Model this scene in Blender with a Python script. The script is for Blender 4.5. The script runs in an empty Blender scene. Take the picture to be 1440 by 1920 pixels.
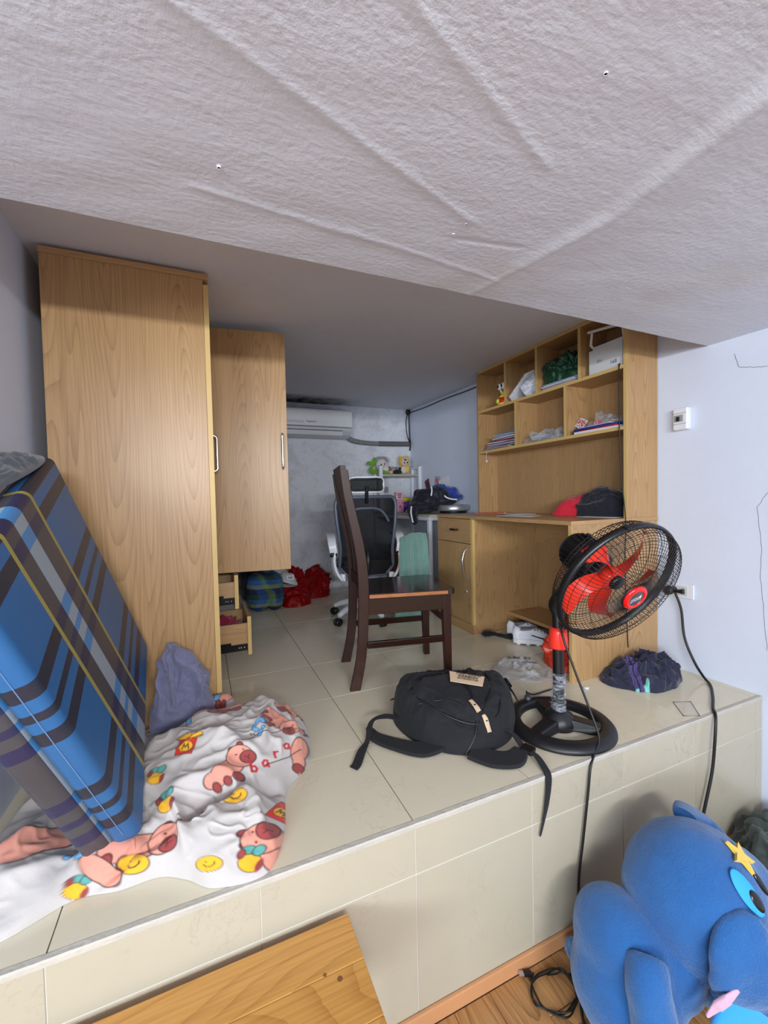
import bpy, math, random
import numpy as np
from mathutils import Matrix, Vector, Euler

# ------------------------------------------------------------------ camera, world, lights, exposure
S = bpy.context.scene
COL = S.collection
PI = math.pi


def lin(r, g, b):
    f = lambda v: (v / 255 / 12.92) if v / 255 <= .04045 else ((v / 255 + .055) / 1.055) ** 2.4
    return (f(r), f(g), f(b), 1.0)


def camera():
    f = 788.5
    yaw, pitch, roll = (math.radians(a) for a in (23.342, -1.888, -1.256))
    fwd = Vector((math.sin(yaw) * math.cos(pitch), math.cos(yaw) * math.cos(pitch), math.sin(pitch)))
    r0 = Vector((math.cos(yaw), -math.sin(yaw), 0))
    u0 = r0.cross(fwd)
    r = r0 * math.cos(roll) + u0 * math.sin(roll)
    u = u0 * math.cos(roll) - r0 * math.sin(roll)
    cd = bpy.data.cameras.new('camera')
    cd.sensor_fit = 'VERTICAL'
    cd.sensor_height = 36
    cd.sensor_width = 27
    cd.lens = f / 1920 * 36
    cd.clip_start = .02
    co = bpy.data.objects.new('camera', cd)
    COL.objects.link(co)
    m = Matrix((r, u, -fwd)).transposed().to_4x4()
    m.translation = (0, 0, .87)
    co.matrix_world = m
    S.camera = co


camera()
w = bpy.data.worlds.new('world')
S.world = w
w.use_nodes = True
w.node_tree.nodes['Background'].inputs[0].default_value = (.80, .88, 1.0, 1)
w.node_tree.nodes['Background'].inputs[1].default_value = 1.1


def area(name, loc, target, sx, sy, power, col):
    d = bpy.data.lights.new(name, 'AREA')
    d.shape = 'RECTANGLE'
    d.size, d.size_y = sx, sy
    d.energy = power
    d.color = col
    o = bpy.data.objects.new(name, d)
    COL.objects.link(o)
    o.location = loc
    o.rotation_euler = (Vector(target) - Vector(loc)).to_track_quat('-Z', 'Y').to_euler()
    return o


# tube lamp of the front room, just above and behind the camera under the low ceiling, and an added, unseen daylight fill that brightens the right wall and back
area('tube_lamp', (.10, -2.0, 1.36), (.2, 1.0, 1.0), 1.2, .12, 64, (.95, .97, 1.0))
area('daylight_fill', (-2.5, -2.6, 1.10), (1.8, 2.2, .75), 1.8, .75, 132, (.82, .91, 1.0))
S.cycles.diffuse_bounces = 8
S.view_settings.view_transform = 'Standard'
S.view_settings.look = 'None'
S.view_settings.exposure = .10
S.view_settings.gamma = 1.0
S.view_settings.use_curve_mapping = False

# ------------------------------------------------------------------ noise
_rs = np.random.RandomState(7)
_perm = np.concatenate([_rs.permutation(256)] * 2)
_g3 = _rs.normal(size=(256, 3))
_g3 /= np.linalg.norm(_g3, axis=1)[:, None]


def pn(x, y, z=0.0):
    x, y, z = np.broadcast_arrays(np.asarray(x, float), np.asarray(y, float), np.asarray(z, float))
    xi, yi, zi = np.floor(x).astype(int), np.floor(y).astype(int), np.floor(z).astype(int)
    xf, yf, zf = x - xi, y - yi, z - zi
    fd = lambda t: t * t * t * (t * (t * 6 - 15) + 10)
    u, v, q = fd(xf), fd(yf), fd(zf)

    def g(a, b, c):
        h = _perm[(_perm[(_perm[(xi + a) & 255] + yi + b) & 255] + zi + c) & 255]
        G = _g3[h]
        return G[..., 0] * (xf - a) + G[..., 1] * (yf - b) + G[..., 2] * (zf - c)
    lp = lambda a, b, t: a + (b - a) * t
    return lp(lp(lp(g(0, 0, 0), g(1, 0, 0), u), lp(g(0, 1, 0), g(1, 1, 0), u), v),
              lp(lp(g(0, 0, 1), g(1, 0, 1), u), lp(g(0, 1, 1), g(1, 1, 1), u), v), q)


def sstep(a, b, x):
    t = np.clip((x - a) / (b - a), 0, 1)
    return t * t * (3 - 2 * t)


# ------------------------------------------------------------------ materials
class NT:
    def __init__(s, name):
        s.m = bpy.data.materials.new(name)
        s.m.use_nodes = True
        s.n = s.m.node_tree.nodes
        s.l = s.m.node_tree.links
        s.b = s.n['Principled BSDF']

    def node(s, t, **kw):
        n = s.n.new(t)
        for k, v in kw.items():
            if k.startswith('i_'):
                n.inputs[k[2:].replace('_', ' ')].default_value = v
            else:
                setattr(n, k, v)
        return n

    def link(s, a, b):
        s.l.new(a, b)

    def put(s, inp, v):
        if hasattr(v, 'is_output'):
            s.link(v, inp)
        else:
            inp.default_value = v

    def math(s, op, a, b=0.0, c=None, clamp=False):
        n = s.node('ShaderNodeMath', operation=op, use_clamp=clamp)
        s.put(n.inputs[0], a)
        s.put(n.inputs[1], b)
        if c is not None:
            s.put(n.inputs[2], c)
        return n.outputs[0]

    def coords(s, scale=(1, 1, 1), kind='Object', rot=(0, 0, 0), rand=0.0):
        tc = s.node('ShaderNodeTexCoord')
        mp = s.node('ShaderNodeMapping')
        mp.inputs['Scale'].default_value = scale
        mp.inputs['Rotation'].default_value = rot
        s.link(tc.outputs[kind], mp.inputs[0])
        if rand:
            oi = s.node('ShaderNodeObjectInfo')
            v = s.node('ShaderNodeVectorMath', operation='SCALE')
            cb = s.node('ShaderNodeCombineXYZ')
            for k in range(3):
                s.link(s.math('MULTIPLY', oi.outputs['Random'], (1.0, 7.3, 3.1)[k]), cb.inputs[k])
            s.link(cb.outputs[0], v.inputs[0])
            v.inputs['Scale'].default_value = rand
            s.link(v.outputs[0], mp.inputs['Location'])
        return mp.outputs[0]

    def noise(s, vec, scale, detail=3, rough=.5, dist=0.0):
        n = s.node('ShaderNodeTexNoise')
        n.inputs['Scale'].default_value = scale
        n.inputs['Detail'].default_value = detail
        n.inputs['Roughness'].default_value = rough
        n.inputs['Distortion'].default_value = dist
        s.link(vec, n.inputs['Vector'])
        return n.outputs['Fac']

    def ramp(s, fac, stops, interp='LINEAR'):
        n = s.node('ShaderNodeValToRGB')
        cr = n.color_ramp
        cr.interpolation = interp
        while len(cr.elements) < len(stops):
            cr.elements.new(.5)
        for e, (p, c) in zip(cr.elements, stops):
            e.position = p
            e.color = c if len(c) == 4 else (*c, 1)
        s.put(n.inputs[0], fac)
        return n.outputs[0]

    def mix(s, fac, a, b, mode='MIX'):
        n = s.node('ShaderNodeMix', data_type='RGBA', blend_type=mode)
        s.put(n.inputs[0], fac)
        s.put(n.inputs[6], a)
        s.put(n.inputs[7], b)
        return n.outputs[2]

    def bump(s, h, strength=.3, dist=.01):
        n = s.node('ShaderNodeBump')
        n.inputs['Strength'].default_value = strength
        n.inputs['Distance'].default_value = dist
        s.put(n.inputs['Height'], h)
        s.link(n.outputs[0], s.b.inputs['Normal'])

    def col(s, v):
        s.put(s.b.inputs['Base Color'], v)

    def set(s, **kw):
        for k, v in kw.items():
            s.put(s.b.inputs[k.replace('_', ' ')], v)


def plain(name, rgb, rough=.5, metal=0.0, bump=None, vary=0.0, **kw):
    t = NT(name)
    c = lin(*rgb)
    t.set(Roughness=rough, Metallic=metal)
    if vary:
        v = t.coords()
        n = t.noise(v, 9, 4)
        t.col(t.mix(n, tuple(k * (1 - vary) for k in c[:3]) + (1,), tuple(min(1, k * (1 + vary)) for k in c[:3]) + (1,)))
    else:
        t.col(c)
    if bump:
        v = t.coords()
        t.bump(t.noise(v, bump[0], 4), bump[1], .004)
    for k, x in kw.items():
        t.set(**{k: x})
    return t.m


def cloth(name, rgb, rough=.9, weave=900, wr=.25, sheen=.3):
    t = NT(name)
    v = t.coords()
    n = t.noise(v, 14, 5)
    c = lin(*rgb)
    t.col(t.mix(n, tuple(k * .82 for k in c[:3]) + (1,), tuple(min(1, k * 1.15) for k in c[:3]) + (1,)))
    h = t.math('ADD', t.math('MULTIPLY', t.noise(v, weave, 2), .25), t.noise(v, 38, 5, .6))
    t.bump(h, wr, .006)
    t.set(Roughness=rough, Sheen_Weight=sheen, Sheen_Roughness=.5)
    return t.m


def vcol_cloth(name, rough=.9, sheen=.15, wr=.2):
    t = NT(name)
    a = t.node('ShaderNodeVertexColor', layer_name='Col')
    v = t.coords()
    n = t.noise(v, 700, 2)
    t.col(t.mix(.12, a.outputs[0], t.ramp(n, [(.3, (.35, .35, .35, 1)), (.7, (.95, .95, .95, 1))]), 'MULTIPLY'))
    t.bump(t.math('ADD', t.math('MULTIPLY', n, .2), t.noise(v, 45, 5, .6)), wr, .006)
    t.set(Roughness=rough, Sheen_Weight=sheen)
    return t.m


def wood(name, axis='z', base=(184, 147, 101), dark=(142, 106, 66), rough=.36, ring=.5, cell=6.2, stretch=.095, rand=3.0, freq=19, spec=.5):
    """oak laminate: long nested rings round stretched hearts, with straight fine pores"""
    t = NT(name)
    k = 'xyz'.index(axis)
    sc = [1.0, 1.0, 1.0]
    sc[k] = stretch
    v = t.coords(tuple(sc), rand=rand)
    warp = t.node('ShaderNodeTexNoise')
    warp.inputs['Scale'].default_value = 3.0
    warp.inputs['Detail'].default_value = 2
    t.link(v, warp.inputs['Vector'])
    ws = t.node('ShaderNodeVectorMath', operation='SCALE')
    t.link(warp.outputs['Color'], ws.inputs[0])
    ws.inputs['Scale'].default_value = .22
    va = t.node('ShaderNodeVectorMath', operation='ADD')
    t.link(v, va.inputs[0])
    t.link(ws.outputs[0], va.inputs[1])
    vo = t.node('ShaderNodeTexVoronoi', feature='SMOOTH_F1')
    vo.inputs['Scale'].default_value = cell
    vo.inputs['Smoothness'].default_value = .35
    t.link(va.outputs[0], vo.inputs['Vector'])
    d = t.math('MULTIPLY', vo.outputs['Distance'], freq)
    d = t.math('ADD', d, t.math('MULTIPLY', t.noise(v, 14, 3), .9))
    saw = t.math('FRACT', d)
    line = t.math('POWER', saw, 3.6)
    sc2 = [70.0, 70.0, 70.0]
    sc2[k] = 1.3
    fine = t.noise(t.coords(tuple(sc2), rand=rand), 3.0, 3, .6)
    sc3 = [9.0, 9.0, 9.0]
    sc3[k] = .25
    broad = t.noise(t.coords(tuple(sc3), rand=rand), 1.0, 2)
    fac = t.math('ADD', t.math('MULTIPLY', line, ring), t.math('MULTIPLY', t.ramp(fine, [(.40, (0, 0, 0, 1)), (.66, (1, 1, 1, 1))]), .34), clamp=True)
    b0 = lin(*base)
    b1 = tuple(x * .88 for x in b0[:3]) + (1,)
    b2 = tuple(min(1, x * 1.1) for x in b0[:3]) + (1,)
    t.col(t.mix(fac, t.mix(broad, b1, b2), lin(*dark)))
    t.set(Roughness=rough, Specular_IOR_Level=spec)
    t.bump(fine, .05, .002)
    return t.m


# ------------------------------------------------------------------ geometry helpers
class G:
    def __init__(s):
        s.v, s.f, s.sm, s.mi = [], [], [], []
        s.M = Matrix.Identity(4)
        s.cur = 0

    def add(s, vs, fs, smooth=False):
        n = len(s.v)
        M = np.array(s.M)
        A = np.asarray(vs, float)
        A = A @ M[:3, :3].T + M[:3, 3]
        s.v.extend(A.tolist())
        s.f.extend([tuple(i + n for i in f) for f in fs])
        s.sm.extend([smooth] * len(fs))
        s.mi.extend([s.cur] * len(fs))
        return s

    def box(s, x0, x1, y0, y1, z0, z1):
        v = [(x, y, z) for x in (x0, x1) for y in (y0, y1) for z in (z0, z1)]
        return s.add(v, [(0, 1, 3, 2), (4, 6, 7, 5), (0, 4, 5, 1), (2, 3, 7, 6), (0, 2, 6, 4), (1, 5, 7, 3)])

    def hexa(s, p):
        """p: 8 points, bottom 4 counter-clockwise seen from above then top 4"""
        return s.add(p, [(3, 2, 1, 0), (4, 5, 6, 7), (0, 1, 5, 4), (1, 2, 6, 5), (2, 3, 7, 6), (3, 0, 4, 7)])

    def prism(s, poly, axis, d0, d1, smooth=False):
        """2-D polygon extruded along axis 'x','y' or 'z'"""
        def mk(a, b, d):
            return {'x': (d, a, b), 'y': (a, d, b), 'z': (a, b, d)}[axis]
        n = len(poly)
        v = [mk(a, b, d0) for a, b in poly] + [mk(a, b, d1) for a, b in poly]
        f = [tuple(range(n)), tuple(range(2 * n - 1, n - 1, -1))] + [(i, i + n, (i + 1) % n + n, (i + 1) % n) for i in range(n)]
        s.add(v, f[:2])
        n0 = len(s.f)
        s.add(v, f[2:], smooth)
        return s

    def tube(s, pts, r, seg=8, closed=False, sub=0, caps=True):
        P = np.asarray(pts, float)
        R = np.full(len(P), r) if np.isscalar(r) else np.asarray(r, float)
        if sub:
            P, R = spline(P, sub, closed, R)
        n = len(P)
        if closed:
            T = np.roll(P, -1, 0) - np.roll(P, 1, 0)
        else:
            T = np.gradient(P, axis=0)
        T /= np.linalg.norm(T, axis=1)[:, None] + 1e-12
        a = np.cross(T[0], (0, 0, 1))
        if np.linalg.norm(a) < .1:
            a = np.cross(T[0], (0, 1, 0))
        a /= np.linalg.norm(a)
        vs = []
        th = np.linspace(0, 2 * PI, seg, endpoint=False)
        for i in range(n):
            a = a - T[i] * (a @ T[i])
            a /= np.linalg.norm(a) + 1e-12
            b = np.cross(T[i], a)
            vs.append(P[i] + R[i] * (np.cos(th)[:, None] * a + np.sin(th)[:, None] * b))
        V = np.concatenate(vs)
        f = []
        for i in range(n if closed else n - 1):
            j = (i + 1) % n
            for k in range(seg):
                k2 = (k + 1) % seg
                f.append((i * seg + k, i * seg + k2, j * seg + k2, j * seg + k))
        s.add(V, f, True)
        if caps and not closed:
            s.add(vs[0], [tuple(range(seg - 1, -1, -1))])
            s.add(vs[-1], [tuple(range(seg))])
        return s

    def lathe(s, prof, seg=32, smooth=True):
        th = np.linspace(0, 2 * PI, seg, endpoint=False)
        V = np.array([(r * math.cos(t), r * math.sin(t), z) for r, z in prof for t in th])
        f = []
        for i in range(len(prof) - 1):
            for k in range(seg):
                k2 = (k + 1) % seg
                f.append((i * seg + k, i * seg + k2, (i + 1) * seg + k2, (i + 1) * seg + k))
        s.add(V, f, smooth)
        for i in (() if prof[0] == prof[-1] else (0, len(prof) - 1)):
            if prof[i][0] > 1e-5:
                r = [i * seg + k for k in range(seg)]
                s.add(V[r], [tuple(range(seg)) if i else tuple(range(seg - 1, -1, -1))])
        return s

    def grid(s, P, wrapu=False, wrapv=False, smooth=True):
        P = np.asarray(P, float)
        n, m = P.shape[:2]
        f = []
        for i in range(n if wrapu else n - 1):
            for j in range(m if wrapv else m - 1):
                i2, j2 = (i + 1) % n, (j + 1) % m
                f.append((i * m + j, i2 * m + j, i2 * m + j2, i * m + j2))
        return s.add(P.reshape(-1, 3), f, smooth)

    def ell(s, c, r, seg=20, rot=None):
        M0 = s.M.copy()
        s.M = s.M @ Matrix.Translation(c) @ (Euler(rot).to_matrix().to_4x4() if rot else Matrix.Identity(4)) @ Matrix.Diagonal((*((r, r, r) if np.isscalar(r) else r), 1))
        k = max(6, seg // 2)
        s.lathe([(math.sin(PI * i / k), -math.cos(PI * i / k)) for i in range(k + 1)], seg)
        s.M = M0
        return s

    def ribbon(s, pts, width, up=(0, 0, 1), th=.003, sub=6):
        """a strap along pts; up = the strap's face normal (one, or one per point); width one or per point"""
        P = np.asarray(pts, float)
        W = np.full(len(P), width) if np.isscalar(width) else np.asarray(width, float)
        U = np.tile(np.asarray(up, float), (len(P), 1)) if np.ndim(up) == 1 else np.asarray(up, float)
        if sub:
            P2, W2 = spline(P, sub, False, W)
            U2 = spline(U, sub, False, W)[0]
            P, W, U = P2, W2, U2
        T = np.gradient(P, axis=0)
        T /= np.linalg.norm(T, axis=1)[:, None]
        Sd = np.cross(T, U)
        Sd /= np.linalg.norm(Sd, axis=1)[:, None]
        N = np.cross(Sd, T)
        w = W[:, None] / 2
        ring = np.stack([P - Sd * w - N * th / 2, P + Sd * w - N * th / 2, P + Sd * w + N * th / 2, P - Sd * w + N * th / 2], 1)
        s.grid(ring, wrapv=True, smooth=False)
        s.add(ring[0], [(3, 2, 1, 0)])
        s.add(ring[-1], [(0, 1, 2, 3)])
        return s


def spline(P, sub, closed=False, R=None):
    P = np.asarray(P, float)
    n = len(P)
    Q, RR = [], []
    for i in range(n if closed else n - 1):
        ix = [(i - 1), i, i + 1, i + 2]
        ix = [k % n for k in ix] if closed else [min(max(k, 0), n - 1) for k in ix]
        p0, p1, p2, p3 = P[ix]
        for k in range(sub):
            t = k / sub
            Q.append(.5 * ((2 * p1) + (-p0 + p2) * t + (2 * p0 - 5 * p1 + 4 * p2 - p3) * t * t + (-p0 + 3 * p1 - 3 * p2 + p3) * t ** 3))
            if R is not None:
                RR.append(R[ix[1]] + (R[ix[2]] - R[ix[1]]) * t)
    if not closed:
        Q.append(P[-1])
        if R is not None:
            RR.append(R[-1])
    return np.array(Q), np.array(RR)


def frame(o, z, x=None):
    """matrix at o whose local z axis is z (and x near x)"""
    z = Vector(z).normalized()
    x = Vector(x) if x is not None else (Vector((1, 0, 0)) if abs(z.x) < .9 else Vector((0, 1, 0)))
    x = (x - z * x.dot(z)).normalized()
    y = z.cross(x)
    m = Matrix((x, y, z)).transposed().to_4x4()
    m.translation = o
    return m


def obj(name, g, m=None, parent=None, label=None, bevel=0, kind=None, seg=2, local=False, mesh=None, colors=None, smooth_all=False):
    if mesh is None:
        me = bpy.data.meshes.new(name)
        me.from_pydata(g.v, [], g.f)
        if any(g.sm) or smooth_all:
            me.polygons.foreach_set('use_smooth', np.array([True] * len(g.f) if smooth_all else g.sm))
        for mm in (m if isinstance(m, (list, tuple)) else [m]):
            if mm:
                me.materials.append(mm)
        if any(g.mi):
            me.polygons.foreach_set('material_index', np.array(g.mi))
        if colors is not None:
            ca = me.color_attributes.new('Col', 'FLOAT_COLOR', 'POINT')
            ca.data.foreach_set('color', np.asarray(colors, np.float32).ravel())
        me.update()
    else:
        me = mesh
    o = bpy.data.objects.new(name, me)
    COL.objects.link(o)
    if bevel:
        b = o.modifiers.new('bevel', 'BEVEL')
        b.width = bevel
        b.segments = seg
        b.limit_method = 'ANGLE'
        b.angle_limit = math.radians(35)
    if parent is not None:
        o.parent = parent
        if not local:
            p, M = parent, Matrix.Identity(4)
            while p is not None:
                M = p.matrix_basis @ M if p.parent is None else p.matrix_parent_inverse @ p.matrix_basis @ M
                p = p.parent
            o.matrix_parent_inverse = M.inverted()
    if label:
        o['label'] = label
    if kind:
        o['kind'] = kind
    return o


def tag(o, label, cat, group=None):
    o['label'] = label
    o['category'] = cat
    if group:
        o['group'] = group
    return o


def thing(name, label, cat, loc=(0, 0, 0), rz=0, group=None):
    o = bpy.data.objects.new(name, None)
    o.empty_display_size = .05
    COL.objects.link(o)
    o.location = loc
    o.rotation_euler = (0, 0, rz)
    return tag(o, label, cat, group)


def struct(name, g, m, parent=None, **kw):
    return obj(name, g, m, parent, kind='structure' if parent is None else None, **kw)


def soft(o, voxel=.012, it=6, noise=None):
    """melt the joined lumps of o into one skin"""
    r = o.modifiers.new('melt', 'REMESH')
    r.mode = 'VOXEL'
    r.voxel_size = voxel
    r.use_smooth_shade = True
    s = o.modifiers.new('smooth', 'SMOOTH')
    s.iterations = it
    s.factor = .6
    if noise:
        tx = bpy.data.textures.new(o.name + '_lumps', 'CLOUDS')
        tx.noise_scale = noise[0]
        tx.noise_depth = 3
        d = o.modifiers.new('lumps', 'DISPLACE')
        d.texture = tx
        d.strength = noise[1]
        d.mid_level = .5
    return o


def text(name, body, size, M, m, parent, depth=.0004):
    c = bpy.data.curves.new(name, 'FONT')
    c.body = body
    c.size = size
    c.extrude = depth
    c.align_x = 'CENTER'
    c.align_y = 'CENTER'
    c.materials.append(m)
    dg = bpy.data.objects.new(name, c)
    me = bpy.data.meshes.new_from_object(dg)
    bpy.data.objects.remove(dg)
    me.transform(M)
    me.materials.clear()
    me.materials.append(m)
    return obj(name, None, m, parent, mesh=me)


def crumple(x, y, z, seed, fs, fine=.3):
    """cloth-like relief: soft lumps with crossing rounded folds"""
    wx = x + .5 / fs * pn(x * fs * .7, y * fs * .7, z * fs * .7 + seed + 3.3)
    wy = y + .5 / fs * pn(x * fs * .7, y * fs * .7, z * fs * .7 + seed + 9.1)
    out = 1.6 * pn(x * fs * .5, y * fs * .5, z * fs * .5 + seed + 2.2)
    for k, (f, a) in enumerate(((1.0, .75), (1.8, 1.1 * fine), (3.4, .55 * fine))):
        c, s_ = math.cos(1.1 * k + seed), math.sin(1.1 * k + seed)
        n = pn((wx * c - wy * s_) * fs * f, (wx * s_ + wy * c) * fs * f * 1.35, z * fs * f + seed + k * 5.7)
        out = out + a * np.exp(-(n / .13) ** 2)
    return out


def mound(outline, h, seed=0, fold=.02, fs=9.0, nr=40, nt=120, z0=0.0, center=None, pw=2.4, stretch=(1, 1), peaks=None, fine=.3, sharp=1.0, rand_rim=0.0, damp=None):
    """crumpled heap over a star-shaped outline; returns (points grid, faces-ready grid)"""
    O = np.asarray(outline, float)
    c = O.mean(0) if center is None else np.asarray(center, float)
    Q, _ = spline(O, 24, True, None)
    ang = np.arctan2(Q[:, 1] - c[1], Q[:, 0] - c[0])
    rad = np.hypot(Q[:, 0] - c[0], Q[:, 1] - c[1])
    o = np.argsort(ang)
    th = np.linspace(-PI, PI, nt, endpoint=False)
    Rr = np.interp(th, np.concatenate([ang[o] - 2 * PI, ang[o], ang[o] + 2 * PI]), np.tile(rad[o], 3))
    r = np.sin(np.linspace(0, PI / 2, nr)) if pw > 2 else np.linspace(0, 1, nr)
    r = .35 * np.linspace(0, 1, nr) + .65 * r
    X = c[0] + r[:, None] * Rr * np.cos(th)
    Y = c[1] + r[:, None] * Rr * np.sin(th)
    prof = np.power(np.clip(1 - r ** pw, 0, 1), .5)[:, None]
    if callable(h):
        H = h(X, Y) * prof
    else:
        base = np.full_like(X, .55 if peaks else 1.0)
        if peaks:
            for px, py, s, a in peaks:
                base += a * np.exp(-((X - px) ** 2 + (Y - py) ** 2) / (2 * s * s))
        H = h * base * prof
    B = np.stack([X, Y, H], -1)
    du = np.gradient(B, axis=0)
    dv = np.roll(B, -1, 1) - np.roll(B, 1, 1)
    N = np.cross(du, dv)
    N[0] = (0, 0, 1)
    N /= np.linalg.norm(N, axis=-1)[..., None] + 1e-9
    d = fold * (crumple(X * stretch[0], Y * stretch[1], H, seed, fs, fine) - .5) * (1 - r[:, None] ** 10) * np.minimum(1, H / (fold * .8 + 1e-6))
    if damp is not None:
        d = d * damp(X, Y)
    B = B + N * d[..., None]
    X, Y, Z = B[..., 0], B[..., 1], np.maximum(B[..., 2], 0) + z0
    if rand_rim:
        k = rand_rim * pn(np.cos(th) * 4, np.sin(th) * 4, seed + 5.5) * r[:, None] ** 3
        X = X + k * np.cos(th)
        Y = Y + k * np.sin(th)
    return np.stack([X, Y, Z], -1)


def heap(name, P, m, parent=None, colors=None, **kw):
    g = G()
    n, mm = P.shape[:2]
    g.grid(P[1:], wrapv=True)
    ctr = P[0, 0]
    k = len(g.v)
    g.add([ctr] + P[1].tolist(), [(0, 1 + j, 1 + (j + 1) % mm) for j in range(mm)], True)
    low = P[-1].copy()
    low[:, 2] = P[-1, :, 2].min()
    g.add(low, [tuple(range(mm - 1, -1, -1))])
    cc = None
    if colors is not None:
        cc = np.concatenate([colors[1:].reshape(-1, 4), colors[0, :1], colors[1], colors[-1]])
    return obj(name, g, m, parent, colors=cc, **kw)

# ------------------------------------------------------------------ material instances
M = {}
M['oak_z'] = wood('oak_upright', 'z')
M['oak_y'] = wood('oak_lengthwise', 'y', ring=.3)
M['oak_x'] = wood('oak_crosswise', 'x', ring=.3)
M['oak_edge'] = plain('oak_edge_band', (206, 174, 110), .45, vary=.06)
M['oak_back'] = wood('oak_back_board', 'z', base=(180, 144, 100), ring=.28, cell=6)
M['dark_wood'] = wood('dark_varnished_wood', 'z', base=(52, 25, 15), dark=(31, 14, 9), rough=.42, ring=.35, cell=7, freq=12, spec=.28)
M['dark_wood_x'] = wood('dark_varnished_seat_wood', 'x', base=(44, 26, 20), dark=(28, 17, 13), rough=.13, ring=.3, cell=7, freq=12)
M['bare_edge'] = wood('worn_seat_edge', 'x', base=(170, 105, 55), dark=(110, 62, 32), rough=.4, ring=.3)
M['pine'] = wood('varnished_pine', 'x', base=(200, 148, 78), dark=(152, 98, 42), rough=.3, ring=.42, cell=3.2, stretch=.22, freq=15)
M['chrome'] = plain('chrome', (225, 225, 228), .16, 1.0)
M['steel'] = plain('brushed_steel', (196, 198, 202), .36, .75)
M['black_metal'] = plain('black_slide_metal', (22, 22, 25), .35, .6)
M['black_plastic'] = plain('black_plastic', (17, 18, 21), .34, bump=(300, .04))
M['black_satin'] = plain('black_satin_plastic', (21, 22, 26), .42, bump=(160, .08))
M['white_plastic'] = plain('white_plastic', (226, 229, 234), .3)
M['white_metal'] = plain('white_painted_metal', (222, 226, 233), .32)
M['paper'] = plain('paper', (224, 226, 232), .85)
M['ink'] = plain('dark_ink', (26, 26, 30), .8)
M['cord'] = plain('black_cord', (16, 16, 18), .45)
M['red_plastic'] = plain('red_orange_plastic', (236, 52, 38), .28)
M['dark'] = plain('dark_recess', (14, 14, 15), .9)


def wall_mat(name, rgb, mould=0.0, bump=.12):
    t = NT(name)
    v = t.coords()
    c = lin(*rgb)
    n = t.noise(v, 2.2, 5, .6)
    base = t.mix(n, tuple(k * .93 for k in c[:3]) + (1,), tuple(min(1, k * 1.05) for k in c[:3]) + (1,))
    if mould:
        blot = t.ramp(t.noise(v, 4.5, 7, .68, .6), [(.48, (0, 0, 0, 1)), (.72, (1, 1, 1, 1))])
        speck = t.ramp(t.noise(v, 26, 5, .7), [(.52, (0, 0, 0, 1)), (.70, (1, 1, 1, 1))])
        f = t.math('MULTIPLY', t.math('ADD', t.math('MULTIPLY', blot, .55), t.math('MULTIPLY', speck, .35), clamp=True), mould)
        base = t.mix(f, base, lin(112, 112, 110))
    t.col(base)
    t.bump(t.math('ADD', t.noise(v, 60, 4), t.math('MULTIPLY', t.noise(v, 9, 3), 1.2)), bump, .006)
    t.set(Roughness=.75)
    return t.m


M['wall_right'] = wall_mat('painted_wall', (211, 219, 235), .05)
M['wall_back'] = wall_mat('mouldy_painted_wall', (226, 230, 239), .6, .2)
M['ceiling_back'] = wall_mat('back_ceiling_paint', (214, 217, 225), .10, .25)


def ceiling_mat():
    t = NT('trowelled_ceiling_paint')
    v = t.coords()
    st = t.coords((1.2, 5.0, 1.0), rot=(0, 0, .42))
    orange_peel = t.noise(v, 75, 4, .55)
    dash = t.noise(t.coords((28, 95, 1), rot=(0, 0, .5)), 1.0, 3, .6)
    trowel = t.noise(st, 2.6, 4, .6)
    patch = t.noise(v, 3.0, 3)
    h = t.math('ADD', t.math('MULTIPLY', orange_peel, t.math('MULTIPLY', patch, .75)), t.math('ADD', t.math('MULTIPLY', dash, .12), t.math('MULTIPLY', trowel, .55)))
    t.bump(h, .5, .008)
    stain = t.ramp(t.noise(v, 2.3, 3, .5), [(.58, (0, 0, 0, 1)), (.8, (1, 1, 1, 1))])
    t.col(t.mix(t.math('MULTIPLY', stain, .45), lin(220, 226, 238), lin(200, 194, 176)))
    t.set(Roughness=.62)
    return t.m


M['ceiling'] = ceiling_mat()


def tile_mat(name, rgb, rough=.13, vein=.26):
    t = NT(name)
    v = t.coords(rand=11.0)
    n = t.noise(v, 5.5, 5, .62, 1.6)
    ln = t.math('ABSOLUTE', t.math('SUBTRACT', n, .5))
    line = t.ramp(ln, [(0.0, (1, 1, 1, 1)), (.014, (0, 0, 0, 1))])
    gate = t.ramp(t.noise(v, 4.0, 2), [(.47, (0, 0, 0, 1)), (.62, (1, 1, 1, 1))])
    c = lin(*rgb)
    oi = t.node('ShaderNodeObjectInfo')
    tone = t.mix(oi.outputs['Random'], tuple(k * .95 for k in c[:3]) + (1,), tuple(min(1, k * 1.04) for k in c[:3]) + (1,))
    cloud = t.mix(t.noise(v, 7, 5, .65), tone, tuple(k * .9 for k in c[:3]) + (1,))
    t.col(t.mix(t.math('MULTIPLY', t.math('MULTIPLY', line, gate), vein), cloud, tuple(k * .55 for k in c[:3]) + (1,)))
    rg = t.math('ADD', t.math('MULTIPLY', t.noise(v, 12, 4), .10), rough - .05)
    t.set(Roughness=rg, IOR=1.5)
    return t.m


M['tile'] = tile_mat('polished_cream_tile', (224, 215, 190))
M['tile_riser_dimmed'] = tile_mat('cream_tile_dimmed', (184, 176, 156), .24, .28)  # same tile as the floor; the riser's dimmer light is put into its colour
M['grout'] = plain('grey_grout', (98, 93, 84), .9)
M['grout_white'] = plain('white_grout', (205, 202, 192), .9)
M['edge_strip'] = plain('chipped_white_edge', (186, 181, 170), .7, vary=.18, bump=(90, .6))


def plank_mat():
    return wood('laminate_plank', 'y', base=(178, 132, 82), dark=(110, 72, 40), rough=.33, ring=.62, cell=5.5, stretch=.16, rand=9.0, freq=12)


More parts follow.
